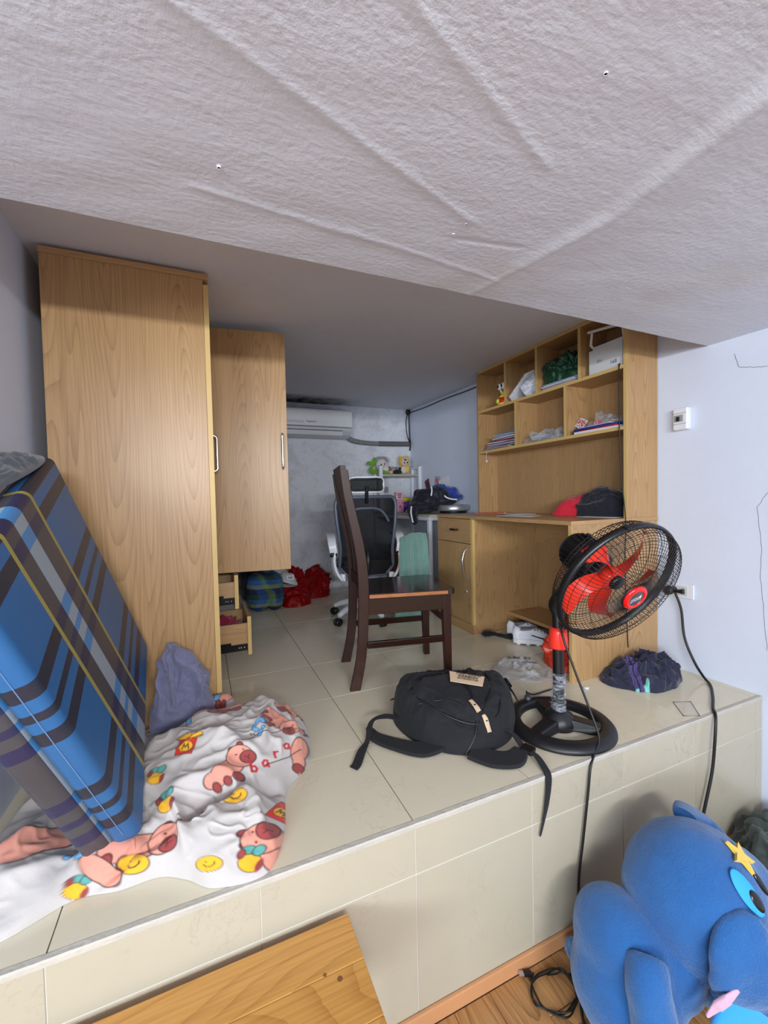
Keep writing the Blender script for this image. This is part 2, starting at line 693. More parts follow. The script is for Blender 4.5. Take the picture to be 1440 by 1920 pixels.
M['plank'] = plank_mat()
M['base_board'] = plain('orange_brown_trim', (196, 142, 98), .45, vary=.06)

# ------------------------------------------------------------------ room shell
ZL, ZF, ZB, YE = -.565, 1.53, 1.785, .978      # lower floor, front ceiling, back ceiling, platform edge


def wall_x(y):                                    # the right wall leans a little inwards to the back
    return 2.143 - .0368 * (y - .978)


# lower floor: slab and the laminate planks that show
fl = struct('floor', G().box(-2.6, 2.3, -3.2, .985, ZL - .06, ZL - .012), M['plank'])
pk = {}
rnd = random.Random(4)
x = .36
row = 0
while x < 2.12:
    y = -.35 - rnd.uniform(0, .6)
    while y < .96:
        L = .62
        y1 = min(y + L, .966)
        if y1 - y > .04:
            x1 = min(x + .118, 2.135)
            obj('plank', G().box(x + .0006, x1 - .0006, y + .0006, y1 - .0006, ZL - .0118, ZL), M['plank'], fl, bevel=.0012, seg=1)
        y += L
    x += .118
    row += 1
obj('plank', G().box(-2.55, .359, -3.1, .966, ZL - .0118, ZL), M['plank'], fl)
obj('plank', G().box(.36, 2.25, -3.1, -.955, ZL - .0118, ZL), M['plank'], fl)

# raised floor: core in grout colour, tiles laid on top and on the riser
rf = struct('raised_floor', G().box(-.56, 2.17, YE + .006, 4.0, ZL, -.007), M['grout'])
xs = [-.56, -.307, .093, .493, .893, 1.293, 1.693, 2.093, 2.17]
ys = [YE + .014, 1.365, 1.765, 2.168, 2.565, 2.965, 3.365, 3.765, 3.985]
tile_mesh = {}
for i in range(len(xs) - 1):
    for j in range(len(ys) - 1):
        sx, sy = xs[i + 1] - xs[i], ys[j + 1] - ys[j]
        key = (round(sx, 2), round(sy, 2))
        cx, cy = (xs[i] + xs[i + 1]) / 2, (ys[j] + ys[j + 1]) / 2
        if key not in tile_mesh:
            t = obj('tile', G().box(-sx / 2 + .0014, sx / 2 - .0014, -sy / 2 + .0014, sy / 2 - .0014, -.007, 0), M['tile'], rf)
            tile_mesh[key] = t.data
        else:
            t = obj('tile', None, None, rf, mesh=tile_mesh[key])
        t.location = (cx, cy, 0)
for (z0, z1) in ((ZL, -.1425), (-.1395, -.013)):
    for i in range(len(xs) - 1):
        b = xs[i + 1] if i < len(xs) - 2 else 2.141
        obj('tile', G().box(xs[i] + .0013, b - .0013, YE, YE + .0075, z0 + .001, z1), M['tile_riser_dimmed'], rf, bevel=.0008, seg=1)
obj('grout_bed', G().box(-.555, 2.141, YE + .0022, YE + .007, ZL, -.012), M['grout_white'], rf)
# chipped whitish strip that caps the platform edge
n = 260
g = G()
P = np.zeros((n, 5, 3))
xx = np.linspace(-.56, 2.141, n)
for k, (dy, dz) in enumerate(((.0135, -.004), (.0135, .0006), (.0005, .0004), (-.0012, -.0035), (-.0005, -.0135))):
    P[:, k, 0] = xx
    P[:, k, 1] = YE + dy + .0016 * pn(xx * 21, k * 3.1) - (.003 if k in (2, 3) else 0) * np.minimum(0, pn(xx * 60, 8.2 + k) + .22)
    P[:, k, 2] = dz + .0006 * pn(xx * 37, 4.4 + k)
g.grid(P, smooth=False)
obj('edge_strip', g, M['edge_strip'], rf)
struct('baseboard_front', G().box(-.56, 2.139, .966, YE - .0005, ZL + .0002, ZL + .046), M['base_board'], bevel=.003)

# walls
g = G().prism([(wall_x(-3.2), -3.2), (wall_x(4.1), 4.1), (2.5, 4.1), (2.5, -3.2)], 'z', ZL - .05, 2.1)
wr = struct('wall_right', g, M['wall_right'])
struct('wall_back', G().box(-.7, 2.5, 3.97, 4.1, -.01, 2.1), M['wall_back'])
struct('wall_left', G().box(-.68, -.545, 1.02, 4.1, -.01, 2.1), M['wall_right'])
struct('ceiling_back', G().box(-.7, 2.5, 1.17, 4.1, ZB, ZB + .1), M['ceiling_back'])

# front ceiling: lower slab, trowelled underside with a crease
nx, ny = 260, 200
X, Y = np.meshgrid(np.linspace(-.75, 2.2, nx), np.linspace(-.4, 1.0, ny), indexing='ij')
Yv = (Y + .4) / 1.4
ye = 1.166 + .022 * np.clip((X - .8) / 1.3, 0, 1) + .0015 * pn(X * 14, 3.3)
Y = -.4 + Yv * (ye + .4)
cx = .825 + .10 * np.clip((1.166 - Y) / .45, 0, 1) - .045 * np.clip((.72 - Y) / .4, 0, 1)
near = np.clip((1.2 - Y) / .9, 0, 1)
Z = ZF - .012 * near * sstep(-.05, .0, X - cx) * (1 - sstep(0.0, .16, X - cx)) - .002 * np.exp(-((X - cx) / .006) ** 2)
Z += .0025 * pn(X * 2.2, Y * 2.2, 1.5) + .0016 * pn(X * 7 + Y * 4, Y * 9, 4.5)
for (x0, y0, x1, y1, a) in ((-.05, .62, .62, .86, .0022), (.25, .50, .66, .66, .002), (.35, 1.0, .85, 1.06, .0018), (.0, .98, .45, 1.02, .0018), (.62, .93, .8, .9, -.002)):
    dx, dy = x1 - x0, y1 - y0
    tt = np.clip(((X - x0) * dx + (Y - y0) * dy) / (dx * dx + dy * dy), 0, 1)
    dd = np.hypot(X - x0 - tt * dx, Y - y0 - tt * dy)
    Z -= a * np.exp(-(dd / .006) ** 2)
P = np.stack([X, Y, Z], -1)
g = G()
g.grid(P[:, ::-1])
top = P[:, -1].copy()
top[:, 2] = 1.95
g.grid(np.stack([top, P[:, -1]], 1), smooth=False)
g.box(-2.6, 2.5, -3.2, -.3995, ZF, ZF + .3)
g.box(-2.6, -.749, -.3995, 1.16, ZF, ZF + .3)
g.box(-.75, 2.2, -.3995, 1.15, ZF + .05, ZF + .3)
ceil = struct('ceiling', g, M['ceiling'])
for (x, y, r) in ((.052, .905, .0042), (.604, .483, .004), (.602, .916, .0038), (.609, .871, .0038)):
    g = G()
    g.M = Matrix.Translation((x, y, ZF - .0035))
    g.lathe([(r * .55, .004), (r * .55, .0012), (r * .9, .001), (r, .003), (r, .006)], 14)
    obj('wall_plug', g, M['ceiling'], ceil)
    g = G()
    g.M = Matrix.Translation((x, y, ZF - .0035))
    g.lathe([(0, .0016), (r * .54, .0016)], 12)
    obj('plug_hole', g, M['dark'], ceil)


def crack(pts, wd=.0016):
    g = G()
    Q = []
    for (a, b) in zip(pts[:-1], pts[1:]):
        for k in range(8):
            t = k / 8
            y = a[0] + (b[0] - a[0]) * t + .006 * float(pn(a[0] * 9 + t * 4, a[1] * 7, 2.2))
            Q.append((y, a[1] + (b[1] - a[1]) * t + .006 * float(pn(a[1] * 9 + t * 4, a[0] * 7, 6.2))))
    Q.append(pts[-1])
    g.ribbon([(wall_x(y) - .0004, y, z) for y, z in Q], wd, (-1, 0, 0), .0004, 0)
    obj('crack', g, M['grout'], wr)


crack([(1.085, 1.46), (1.07, 1.40), (1.02, 1.385), (.97, 1.375)])
crack([(.965, .86), (1.0, .80), (.985, .62), (.99, .5), (.975, .38), (.965, .2)], .0013)

# a strip of dark mould where the back wall meets the ceiling, over the air conditioner
t = NT('mould_patch')
v = t.coords()
t.col(lin(58, 54, 48))
tr = t.node('ShaderNodeBsdfTransparent')
mx = t.node('ShaderNodeMixShader')
sep = t.node('ShaderNodeSeparateXYZ')
t.link(v, sep.inputs[0])
fall = t.math('SUBTRACT', 1.0, t.math('DIVIDE', t.math('SUBTRACT', 3.97, sep.outputs[1]), .34), clamp=True)
side = t.math('SUBTRACT', 1.0, t.math('DIVIDE', t.math('ABSOLUTE', t.math('SUBTRACT', sep.outputs[0], .82)), .62), clamp=True)
nn = t.ramp(t.noise(v, 11, 6, .7), [(.32, (0, 0, 0, 1)), (.66, (1, 1, 1, 1))])
t.link(t.math('MULTIPLY', t.math('MULTIPLY', fall, side), t.math('MULTIPLY', nn, .95), clamp=True), mx.inputs[0])
t.link(tr.outputs[0], mx.inputs[1])
t.link(t.b.outputs[0], mx.inputs[2])
t.link(mx.outputs[0], t.n['Material Output'].inputs[0])
t.set(Roughness=.95)
cb = bpy.data.objects['ceiling_back']
obj('mould_patch', G().box(.2, 1.5, 3.6, 3.968, ZB - .0008, ZB - .0003), t.m, cb)

# ------------------------------------------------------------------ wardrobe
WY = 1.83
wd = thing('wardrobe', 'tall light oak wardrobe behind the leaning mattress, one door and two drawers open', 'wardrobe', (-.24, 2.2, 0))
X0, X1, WT = -.493, .030, 1.771
obj('side_panel', G().box(X0, X1, WY, WY + .018, 0, WT - .022), M['oak_z'], wd, bevel=.001)
obj('top_panel', G().box(X0 - .002, X1 + .019, WY - .004, 3.05, WT - .022, WT), M['oak_x'], wd, bevel=.001)
obj('back_panel', G().box(X0, X0 + .008, WY + .018, 3.05, 0, WT - .022), M['oak_z'], wd)
obj('side_panel', G().box(X0 + .008, X1, 3.03, 3.05, 0, WT - .022), M['oak_z'], wd, bevel=.001)
obj('divider', G().box(X0 + .008, X1, 2.255, 2.273, 0, WT - .022), M['oak_z'], wd)
obj('shelf', G().box(X0 + .008, X1 - .01, 2.273, 3.03, .515, .533), M['oak_y'], wd)
obj('bottom_panel', G().box(X0 + .008, X1 - .01, WY + .018, 3.03, .05, .068), M['oak_y'], wd)
obj('plinth', G().box(X1 - .03, X1 - .012, WY + .018, 3.03, 0, .05), M['oak_y'], wd)
d = obj('door', G().box(X1 + .001, X1 + .019, WY + .001, 2.262, .012, WT - .042), M['oak_z'], wd, bevel=.001)
obj('edge_band', G().box(X1 + .0005, X1 + .0195, WY - .0012, WY + .0008, .012, WT - .042), M['oak_edge'], d)


def bar_handle(p0, p1, out, r=.006, stand=.026):
    """slim bar handle between two feet; out = direction it stands off"""
    g = G()
    p0, p1, out = Vector(p0), Vector(p1), Vector(out)
    ax = (p1 - p0).normalized()
    a, b = p0 + out * stand, p1 + out * stand
    g.tube([p0, p0 + out * stand * .6, a + ax * .01, a + ax * .03, b - ax * .03, b - ax * .01, p1 + out * stand * .6, p1], r, 10, sub=5)
    return g


obj('handle', bar_handle((X1 + .019, 2.21, 1.02), (X1 + .019, 2.21, 1.19), (1, 0, 0), .007), M['chrome'], d, label='chrome bar handle')
# far door, swung open towards the room; turns 8 degrees past square
HX, HY = .062, 2.285
ang = math.radians(-8.3)
Md = Matrix.Translation((HX, HY, 0)) @ Matrix.Rotation(ang, 4, 'Z')
g = G()
g.M = Md
g.box(0, .362, -.009, .009, .508, 1.735)
d2 = obj('door', g, M['oak_z'], wd, bevel=.001, label='open oak door')
g = bar_handle((.336, -.009, 1.035), (.336, -.009, 1.215), (0, -1, 0), .0055)
h = np.array(g.v) @ np.array(Md)[:3, :3].T + np.array(Md)[:3, 3]
g.v = h.tolist()
obj('handle', g, M['chrome'], d2, label='chrome bar handle')
for z in (.6, 1.62):
    g = G()
    g.M = Md
    g.box(-.028, .03, .009, .022, z, z + .05)
    obj('hinge', g, M['steel'], d2)


def drawer(z0, z1, out, zf0, zf1, name):
    """two-slide drawer under the open door; out = how far its front stands off the carcass"""
    ya, yb = 2.285, 2.62
    xf = X1 + out
    f = obj(name, G().box(xf, xf + .018, ya - .012, yb, zf0, zf1), M['oak_z'], wd, bevel=.001)
    obj('edge_band', G().box(xf - .0004, xf + .0184, ya - .0135, ya - .0118, zf0, zf1), M['oak_edge'], f)
    obj('side_board', G().box(X1 - .28, xf, ya, ya + .014, z0, z1), M['oak_x'], f)
    obj('side_board', G().box(X1 - .28, xf, yb - .03, yb - .016, z0, z1), M['oak_x'], f)
    obj('bottom_board', G().box(X1 - .28, xf, ya + .014, yb - .03, z0, z0 + .008), M['oak_x'], f)
    obj('slide', G().box(X1 - .05, xf - .004, ya - .009, ya - .001, z0 - .03, z0 + .004), M['black_metal'], f, label='black metal slide')
    s2 = obj('slide', G().box(X1 - .2, X1 + .5 * out, ya - .014, ya - .009, z0 - .022, z0 + .018), M['black_metal'], f, label='black metal slide')
    for k in (.018, .034, .044):
        g = G()
        g.M = frame((xf - k, ya - .0092, z0 - .013), (0, -1, 0))
        g.lathe([(0, .0012), (.0028, .0008), (.0034, 0)], 10)
        obj('screw', g, M['chrome'], f)


drawer(.372, .455, .108, .318, .492, 'drawer')
drawer(.125, .235, .165, .072, .272, 'drawer')

# ------------------------------------------------------------------ desk and bookcase of the same oak
DX0, DX1, DY0, DY1 = 1.532, wall_x(1.41) - .002, 1.41, 2.595
DB = 2.095


def xb(y):
    return wall_x(y) - .004


dk = thing('desk', 'light oak desk with cupboard and drawer at its far end, under the bookcase', 'desk', (1.8, 2.0, 0))
obj('desk_top', G().prism([(DX0 - .004, DY0 - .002), (xb(DY0), DY0 - .002), (xb(DY1), DY1), (DX0 - .004, DY1)], 'z', .728, .746), M['oak_y'], dk, bevel=.001)
obj('end_panel', G().box(DX0, xb(DY0 + .018), DY0, DY0 + .018, 0, .7278), M['oak_z'], dk, bevel=.001)
obj('edge_band', G().box(DX0 - .0012, DX0 + .0006, DY0, DY0 + .018, 0, .7278), M['oak_edge'], dk)
obj('modesty_board', G().box(2.05, 2.066, DY0 + .0185, 2.1755, .55, .7278), M['oak_y'], dk)
obj('back_board', G().box(2.0665, 2.074, DY0 + .0185, 2.1755, .0, .7278), M['oak_back'], dk)
obj('foot_board', G().prism([(1.80, 1.43), (2.05, 1.43), (2.05, 2.176), (1.80, 2.176)], 'z', .10, .118), M['oak_y'], dk, bevel=.001)
obj('foot_board_front', G().box(2.03, 2.048, 1.43, 2.176, .0, .0998), M['oak_y'], dk)
cp = obj('cupboard', G().box(DX0 + .019, 2.078, 2.176, 2.194, 0, .7278), M['oak_z'], dk, bevel=.001)
obj('side_board', G().box(DX0 + .019, 2.045, 2.577, 2.595, 0, .7278), M['oak_z'], cp)
obj('bottom_board', G().box(DX0 + .019, 2.045, 2.194, 2.577, .05, .068), M['oak_y'], cp)
obj('plinth', G().box(DX0 + .001, DX0 + .0188, 2.176, 2.595, 0, .062), M['oak_y'], cp)
obj('front_post', G().box(DX0, DX0 + .0188, 2.176, 2.1925, .0625, .7278), M['oak_edge'], cp)
dr = obj('drawer', G().box(DX0, DX0 + .018, 2.1945, 2.592, .571, .724), M['oak_y'], dk, bevel=.001)
g = G()
g.tube([(DX0 + .001, 2.335, .653), (DX0 - .018, 2.338, .653), (DX0 - .021, 2.345, .653), (DX0 - .021, 2.39, .653), (DX0 - .018, 2.397, .653), (DX0 + .001, 2.40, .653)], .0065, 10, sub=3)
obj('handle', g, plain('dark_bronze', (70, 60, 48), .3, .9), dr, label='dark bronze handle')
do = obj('door', G().box(DX0, DX0 + .018, 2.1945, 2.592, .065, .567), M['oak_z'], dk, bevel=.001)
g = G()
g.tube([(DX0 + .001, 2.245, .535), (DX0 - .016, 2.245, .515), (DX0 - .030, 2.245, .45), (DX0 - .016, 2.245, .365), (DX0 + .001, 2.245, .345)], .006, 10, sub=6)
obj('handle', g, M['chrome'], do, label='curved chrome handle')
g = G()
g.M = frame((DX0, 2.25, .262), (-1, 0, 0))
g.lathe([(0, .004), (.006, .004), (.0062, .0052), (.011, .005), (.0125, 0)], 20)
lk = obj('lock', g, M['steel'], do)
g = G()
g.M = frame((DX0 - .0042, 2.25, .262), (-1, 0, 0))
g.box(-.001, .001, -.004, .004, 0, .0004)
obj('keyhole', g, M['dark'], lk)

bk = thing('bookcase', 'light oak wall bookcase with open cubbies standing on the desk', 'bookcase', (2.0, 2.0, .746))
BX, BZ0, BZ1 = 1.899, .746, 1.783
T = .017
obj('end_panel', G().box(BX, xb(DY0 + .018), DY0, DY0 + .018, BZ0, BZ1), M['oak_z'], bk, bevel=.001)
obj('edge_band', G().box(BX - .0012, BX + .0006, DY0, DY0 + .018, BZ0, BZ1), M['oak_edge'], bk)
obj('end_panel', G().box(BX, xb(2.615), 2.598, 2.615, BZ0, BZ1), M['oak_z'], bk, bevel=.001)
YA, YB2 = DY0 + .018, 2.598
BB = 2.088


def hboard(nm, y0, y1, z, x0=BX, mm='oak_y'):
    o = obj(nm, G().prism([(x0, y0), (xb(y0) - .012, y0), (xb(y1) - .012, y1), (x0, y1)], 'z', z, z + T), M[mm], bk)
    obj('edge_band', G().box(x0 - .0012, x0 + .0004, y0, y1, z, z + T), M['oak_edge'], o)
    return o


hboard('top_board', YA, YB2, BZ1 - T)
hboard('shelf', YA, YB2, 1.477)
hboard('shelf', YA, YB2, 1.180)
for (y, z0, z1) in ((2.296, 1.477 + T, BZ1 - T), (2.008, 1.477 + T, BZ1 - T), (1.688, 1.477 + T, BZ1 - T), (2.198, 1.180 + T, 1.477), (1.788, 1.180 + T, 1.477)):
    o = obj('divider', G().box(BX, xb(y) - .012, y - T / 2, y + T / 2, z0, z1), M['oak_z'], bk)
    obj('edge_band', G().box(BX - .0012, BX + .0004, y - T / 2, y + T / 2, z0, z1), M['oak_edge'], o)
yy = [YA, 1.54, 1.655, 1.79, 1.90, 2.02, 2.135, 2.25, 2.36, 2.48, YB2]
for a, b in zip(yy[:-1], yy[1:]):
    g = G().prism([(xb(a) - .0118, a + .0005), (xb(a) - .003, a + .0005), (xb(b) - .003, b - .0005), (xb(b) - .0118, b - .0005)], 'z', BZ0, BZ1 - T)
    obj('back_board', g, M['oak_back'], bk)

# ------------------------------------------------------------------ dining chair
ch = thing('dining_chair', 'dark brown varnished wooden dining chair in the middle of the tiled floor', 'chair', (.885, 1.915, 0), math.radians(-11.3))
CW = .187                                        # half width to the outside of the legs


def side_curve(z):
    zs = [0, .12, .25, .44, .55, .66, .80, .90, 1.025]
    xs_ = [-.245, -.218, -.203, -.196, -.199, -.212, -.240, -.259, -.276]
    P, _ = spline([(b, 0, a) for a, b in zip(zs, xs_)], 14)
    return np.interp(z, P[:, 2], P[:, 0])


for s in (-1, 1):
    zz = np.linspace(0, 1.0, 44)
    wdt = np.interp(zz, [0, .2, .45, .7, 1.0], [.047, .044, .048, .044, .036])
    xc = side_curve(zz)
    ya, yb_ = s * CW, s * (CW - .026)
    ring = np.stack([np.stack([xc - wdt / 2, np.full_like(zz, ya), zz], -1), np.stack([xc + wdt / 2, np.full_like(zz, ya), zz], -1),
                     np.stack([xc + wdt / 2, np.full_like(zz, yb_), zz], -1), np.stack([xc - wdt / 2, np.full_like(zz, yb_), zz], -1)], 1)
    g = G()
    g.grid(ring if s < 0 else ring[:, ::-1], wrapv=True, smooth=False)
    q = ring if s < 0 else ring[:, ::-1]
    g.add(q[0], [(3, 2, 1, 0)])
    g.add(q[-1], [(0, 1, 2, 3)])
    obj('leg', g, M['dark_wood'], ch, local=True, bevel=.003)
    g = G()
    y0, y1 = sorted((s * CW, s * (CW - .038)))
    g.hexa([(.190, y0 + (.004 if s > 0 else 0), 0), (.220, y0 + (.004 if s > 0 else 0), 0), (.220, y1 - (.004 if s < 0 else 0), 0), (.190, y1 - (.004 if s < 0 else 0), 0),
            (.178, y0, .412), (.220, y0, .412), (.220, y1, .412), (.178, y1, .412)])
    obj('leg', g, M['dark_wood'], ch, local=True, bevel=.003)
    y0, y1 = sorted((s * (CW - .003), s * (CW - .022)))
    obj('apron', G().box(-.178, .182, y0, y1, .340, .412), M['dark_wood_x'], ch, local=True, bevel=.002)
    obj('stretcher', G().box(-.183, .186, y0, y1, .185, .215), M['dark_wood_x'], ch, local=True, bevel=.003)
obj('apron', G().box(.19, .21, -CW + .03, CW - .03, .345, .412), M['dark_wood'], ch, local=True, bevel=.002)
obj('stretcher', G().box(.186, .204, -CW + .03, CW - .03, .275, .302), M['dark_wood'], ch, local=True, bevel=.003)
# seat with rounded front corners, pale worn rim on the near side
pl = []
hw = .2
for k in range(7):
    a = -PI / 2 + PI / 2 * k / 6
    pl.append((.205 + .04 * math.cos(a), -hw + .04 + .04 * math.sin(a)))
for k in range(7):
    a = PI / 2 * k / 6
    pl.append((.205 + .04 * math.cos(a), hw - .04 + .04 * math.sin(a)))
pl += [(-.172, hw - .015), (-.172, -hw + .015)]
st = obj('seat', G().prism(pl, 'z', .4125, .4365), M['dark_wood_x'], ch, local=True, bevel=.004)
g = G()
g.ribbon([(-.17, -hw + .0145, .424), (.05, -hw + .005, .424), (.20, -hw - .0006, .424)], .015, (0, -1, 0), .0012, 6)
obj('worn_edge', g, M['bare_edge'], st, local=True, label='worn pale seat edge')


def back_board(y0, y1, z0, z1, th, name, n=18):
    zz = np.linspace(z0, z1, n)
    xc = side_curve(zz)
    ring = np.stack([np.stack([xc - th / 2, np.full_like(zz, y0), zz], -1), np.stack([xc + th / 2, np.full_like(zz, y0), zz], -1),
                     np.stack([xc + th / 2, np.full_like(zz, y1), zz], -1), np.stack([xc - th / 2, np.full_like(zz, y1), zz], -1)], 1)
    g = G()
    g.grid(ring, wrapv=True, smooth=False)
    g.add(ring[0], [(3, 2, 1, 0)])
    g.add(ring[-1], [(0, 1, 2, 3)])
    return obj(name, g, M['dark_wood'], ch, local=True, bevel=.002)


back_board(-CW + .0265, CW - .0265, .905, 1.022, .026, 'crest_rail')
back_board(-CW + .0265, CW - .0265, .445, .500, .022, 'back_rail')
for yc in (-.105, 0, .105):
    back_board(yc - .036, yc + .036, .4995, .906, .013, 'back_slat')

# ------------------------------------------------------------------ office chair
oc = thing('office_chair', 'white framed office chair with a dark mesh back, behind the wooden chair', 'chair', (1.06, 2.83, 0), math.radians(-14))
mesh_t = NT('dark_chair_mesh')
v = mesh_t.coords((1, 1, 1))
chk = mesh_t.node('ShaderNodeTexChecker')
chk.inputs['Scale'].default_value = 420
mesh_t.link(v, chk.inputs['Vector'])
tr = mesh_t.node('ShaderNodeBsdfTransparent')
mx = mesh_t.node('ShaderNodeMixShader')
mx.inputs[0].default_value = .9
mesh_t.link(tr.outputs[0], mx.inputs[1])
mesh_t.link(mesh_t.b.outputs[0], mx.inputs[2])
mesh_t.link(mx.outputs[0], mesh_t.n['Material Output'].inputs[0])
mesh_t.col(lin(20, 22, 26))
mesh_t.set(Roughness=.8, Specular_IOR_Level=.1)
M['mesh'] = mesh_t.m
M['grey_frame'] = plain('grey_blue_plastic', (84, 92, 108), .4)


def bk_pt(u, w_):
    """backrest skin: u across -1..1, w height 0..1"""
    z = .345 + .535 * w_
    half = np.interp(w_, [0, .12, .35, .7, .93, 1.0], [.150, .185, .178, .200, .208, .196])
    y = -.150 - .035 * np.sin(PI * w_) - .05 * w_ + .05 * u * u
    return np.stack(np.broadcast_arrays(half * u, y, z), -1)


U, W2 = np.meshgrid(np.linspace(-1, 1, 24), np.linspace(0, 1, 30), indexing='ij')
g = G()
g.grid(bk_pt(U, W2))
br = obj('backrest', g, M['mesh'], oc, local=True, label='dark mesh back panel')
loop = [bk_pt(a, b) for a, b in ([(t, 0) for t in np.linspace(-.9, .9, 8)] + [(1, .06)] + [(1, t) for t in np.linspace(.12, .9, 12)] + [(.97, .97)] + [(t, 1) for t in np.linspace(.88, -.88, 9)] + [(-.97, .97)] + [(-1, t) for t in np.linspace(.9, .12, 12)] + [(-1, .06)])]
g = G()
g.tube(loop, .0125, 10, closed=True, sub=2)
obj('back_frame', g, M['grey_frame'], oc, local=True)
g = G()
g.tube([bk_pt(.6 * t, .90 - .12 * abs(t) ** 3 - .04 * (1 - t * t)) + np.array((0, -.004, 0)) for t in np.linspace(-1.25, 1.25, 16)], .010, 8)
obj('back_rib', g, M['grey_frame'], oc, local=True)
P = bk_pt(np.linspace(-.86, .86, 20)[:, None], np.linspace(.0, .2, 8)[None]) + np.array((0, -.012, 0))
g = G()
g.grid(P)
g.grid(P[:, ::-1] + np.array((0, .02, 0)))
obj('lumbar_pad', g, M['black_satin'], oc, local=True, label='black lumbar pad')
# white spine and armrests
g = G()
g.tube([(0, -.19, .52), (0, -.215, .46), (0, -.20, .39), (0, -.12, .345), (0, 0, .335)], [.016, .018, .02, .022, .024], 12, sub=5)
obj('spine', g, M['black_satin'], oc, local=True)
for s in (-1, 1):
    g = G()
    g.ribbon([(s * .155, -.145, .335), (s * .195, -.165, .345), (s * .222, -.17, .40), (s * .228, -.165, .47), (s * .215, -.16, .53)], [.05, .05, .048, .046, .044], (s * .9, -.3, .1), .018, 6)
    a = obj('arm_support', g, M['white_plastic'], oc, local=True, bevel=.004)
    g = G()
    g.M = frame((s * .236, -.165, .50), (s, -.1, 0))
    g.lathe([(0, .016), (.016, .015), (.02, .012), (.021, 0), (.021, -.03), (0, -.03)], 24)
    obj('pivot_cap', g, M['black_plastic'], a, local=True, label='black pivot cap')
    g = G()
    g.ribbon([(s * .225, -.17, .50), (s * .235, -.165, .565), (s * .238, -.10, .608), (s * .238, .02, .616), (s * .236, .12, .612)], [.05, .055, .06, .066, .06], [(0, -1, .1), (0, -.8, .6), (0, -.2, 1), (0, 0, 1), (0, .1, 1)], .022, 6)
    obj('armrest', g, M['white_plastic'], oc, local=True, bevel=.005)
# headrest
g = G()
pts = []
for a in np.linspace(0, 2 * PI, 32, endpoint=False):
    c_, s_ = math.cos(a), math.sin(a)
    ux = math.copysign(abs(c_) ** .45, c_) * .118
    uz = math.copysign(abs(s_) ** .45, s_) * .050
    pts.append((ux, -.215 + 1.5 * ux * ux, .962 + uz))
g.tube(pts, .008, 8, closed=True)
hr = obj('headrest_frame', g, M['white_plastic'], oc, local=True)
g = G()
X, Z = np.meshgrid(np.linspace(-.115, .115, 14), np.linspace(.915, 1.009, 8), indexing='ij')
g.grid(np.stack([X, -.217 + 1.5 * X * X, Z], -1))
obj('headrest_mesh', g, M['mesh'], hr, local=True)
g = G()
g.tube([(x_, -.224 + 1.5 * x_ * x_, .962 + z_) for x_, z_ in [(-.100, -.036), (.0, -.036), (.100, -.036), (.103, 0), (.100, .036), (0, .036), (-.100, .036), (-.103, 0)]], .007, 8, closed=True, sub=3)
obj('headrest_pad_rim', g, M['black_satin'], hr, local=True)
g = G()
g.tube([(0, -.19, .84), (0, -.215, .90), (0, -.225, .95)], .013, 10, sub=3)
obj('headrest_stem', g, M['black_satin'], oc, local=True)
# seat, gas lift, star base, castors
g = G()
P = []
for i, t in enumerate(np.linspace(0, 1, 9)):
    rr = [.02, .72, .9, .98, 1.0, .98, .9, .72, .02][i]
    P.append([(math.copysign(abs(math.cos(a)) ** .55, math.cos(a)) * .225 * rr, .05 + math.copysign(abs(math.sin(a)) ** .55, math.sin(a)) * .215 * rr, .375 + .065 * t) for a in np.linspace(0, 2 * PI, 40, endpoint=False)])
g.grid(P, wrapv=True)
obj('seat', g, M['black_satin'], oc, local=True, label='black padded seat')
g = G()
g.M = Matrix.Translation((0, .03, 0))
g.lathe([(.0, .07), (.036, .07), (.04, .12), (.03, .14), (.024, .15), (.024, .33), (.07, .345), (.07, .374)], 20)
obj('gas_lift', g, M['black_plastic'], oc, local=True)
for k in range(5):
    a = math.radians(-70 + 72 * k)
    c_, s_ = math.cos(a), math.sin(a)
    g = G()
    g.tube([(.03 * c_, .03 + .03 * s_, .115), (.12 * c_, .03 + .12 * s_, .11), (.20 * c_, .03 + .20 * s_, .092), (.255 * c_, .03 + .255 * s_, .068)], [.024, .024, .021, .016], 10, sub=4)
    st = obj('base_arm', g, M['white_plastic'], oc, local=True)
    for q in (-1, 1):
        g = G()
        g.M = frame((.262 * c_ - q * .013 * s_, .03 + .262 * s_ + q * .013 * c_, .0275), (-s_ * q, c_ * q, 0))
        g.lathe([(0, .010), (.02, .0095), (.0275, .005), (.0275, -.007), (.024, -.010), (0, -.010)], 20)
        obj('castor', g, M['black_plastic'], st, local=True, label='black castor')

# ------------------------------------------------------------------ pedestal fan
FB = Vector((1.205, 1.175, 0))
fan = thing('pedestal_fan', 'black pedestal fan with red blades, tilted down over its round base', 'fan', FB)
g = G()
prof = [(.138, .0), (.190, .0), (.196, .005), (.194, .014), (.184, .024), (.166, .030), (.146, .029), (.138, .020), (.138, .0)]
g.M = Matrix.Translation(FB)
g.lathe(prof, 72)
bs = obj('base_ring', g, M['black_satin'], fan)
for k in range(3):
    a = math.radians(192 + 120 * k)
    g = G()
    g.M = Matrix.Translation(FB) @ Matrix.Rotation(a, 4, 'Z')
    g.hexa([(.02, -.036, .003), (.142, -.030, .003), (.142, .030, .003), (.02, .036, .003), (.02, -.028, .045), (.142, -.022, .030), (.142, .022, .030), (.02, .028, .045)])
    obj('spoke', g, M['black_satin'], bs, bevel=.006)
g = G()
g.M = Matrix.Translation(FB)
g.lathe([(0, .002), (.058, .002), (.06, .02), (.050, .046), (.034, .056), (.030, .064), (0, .064)], 32)
obj('hub', g, M['black_satin'], bs)
g = G()
g.tube([FB + Vector((0, 0, .05)), FB + Vector((0, 0, .36))], .0205, 20)
pole = obj('pole', g, M['black_plastic'], fan)
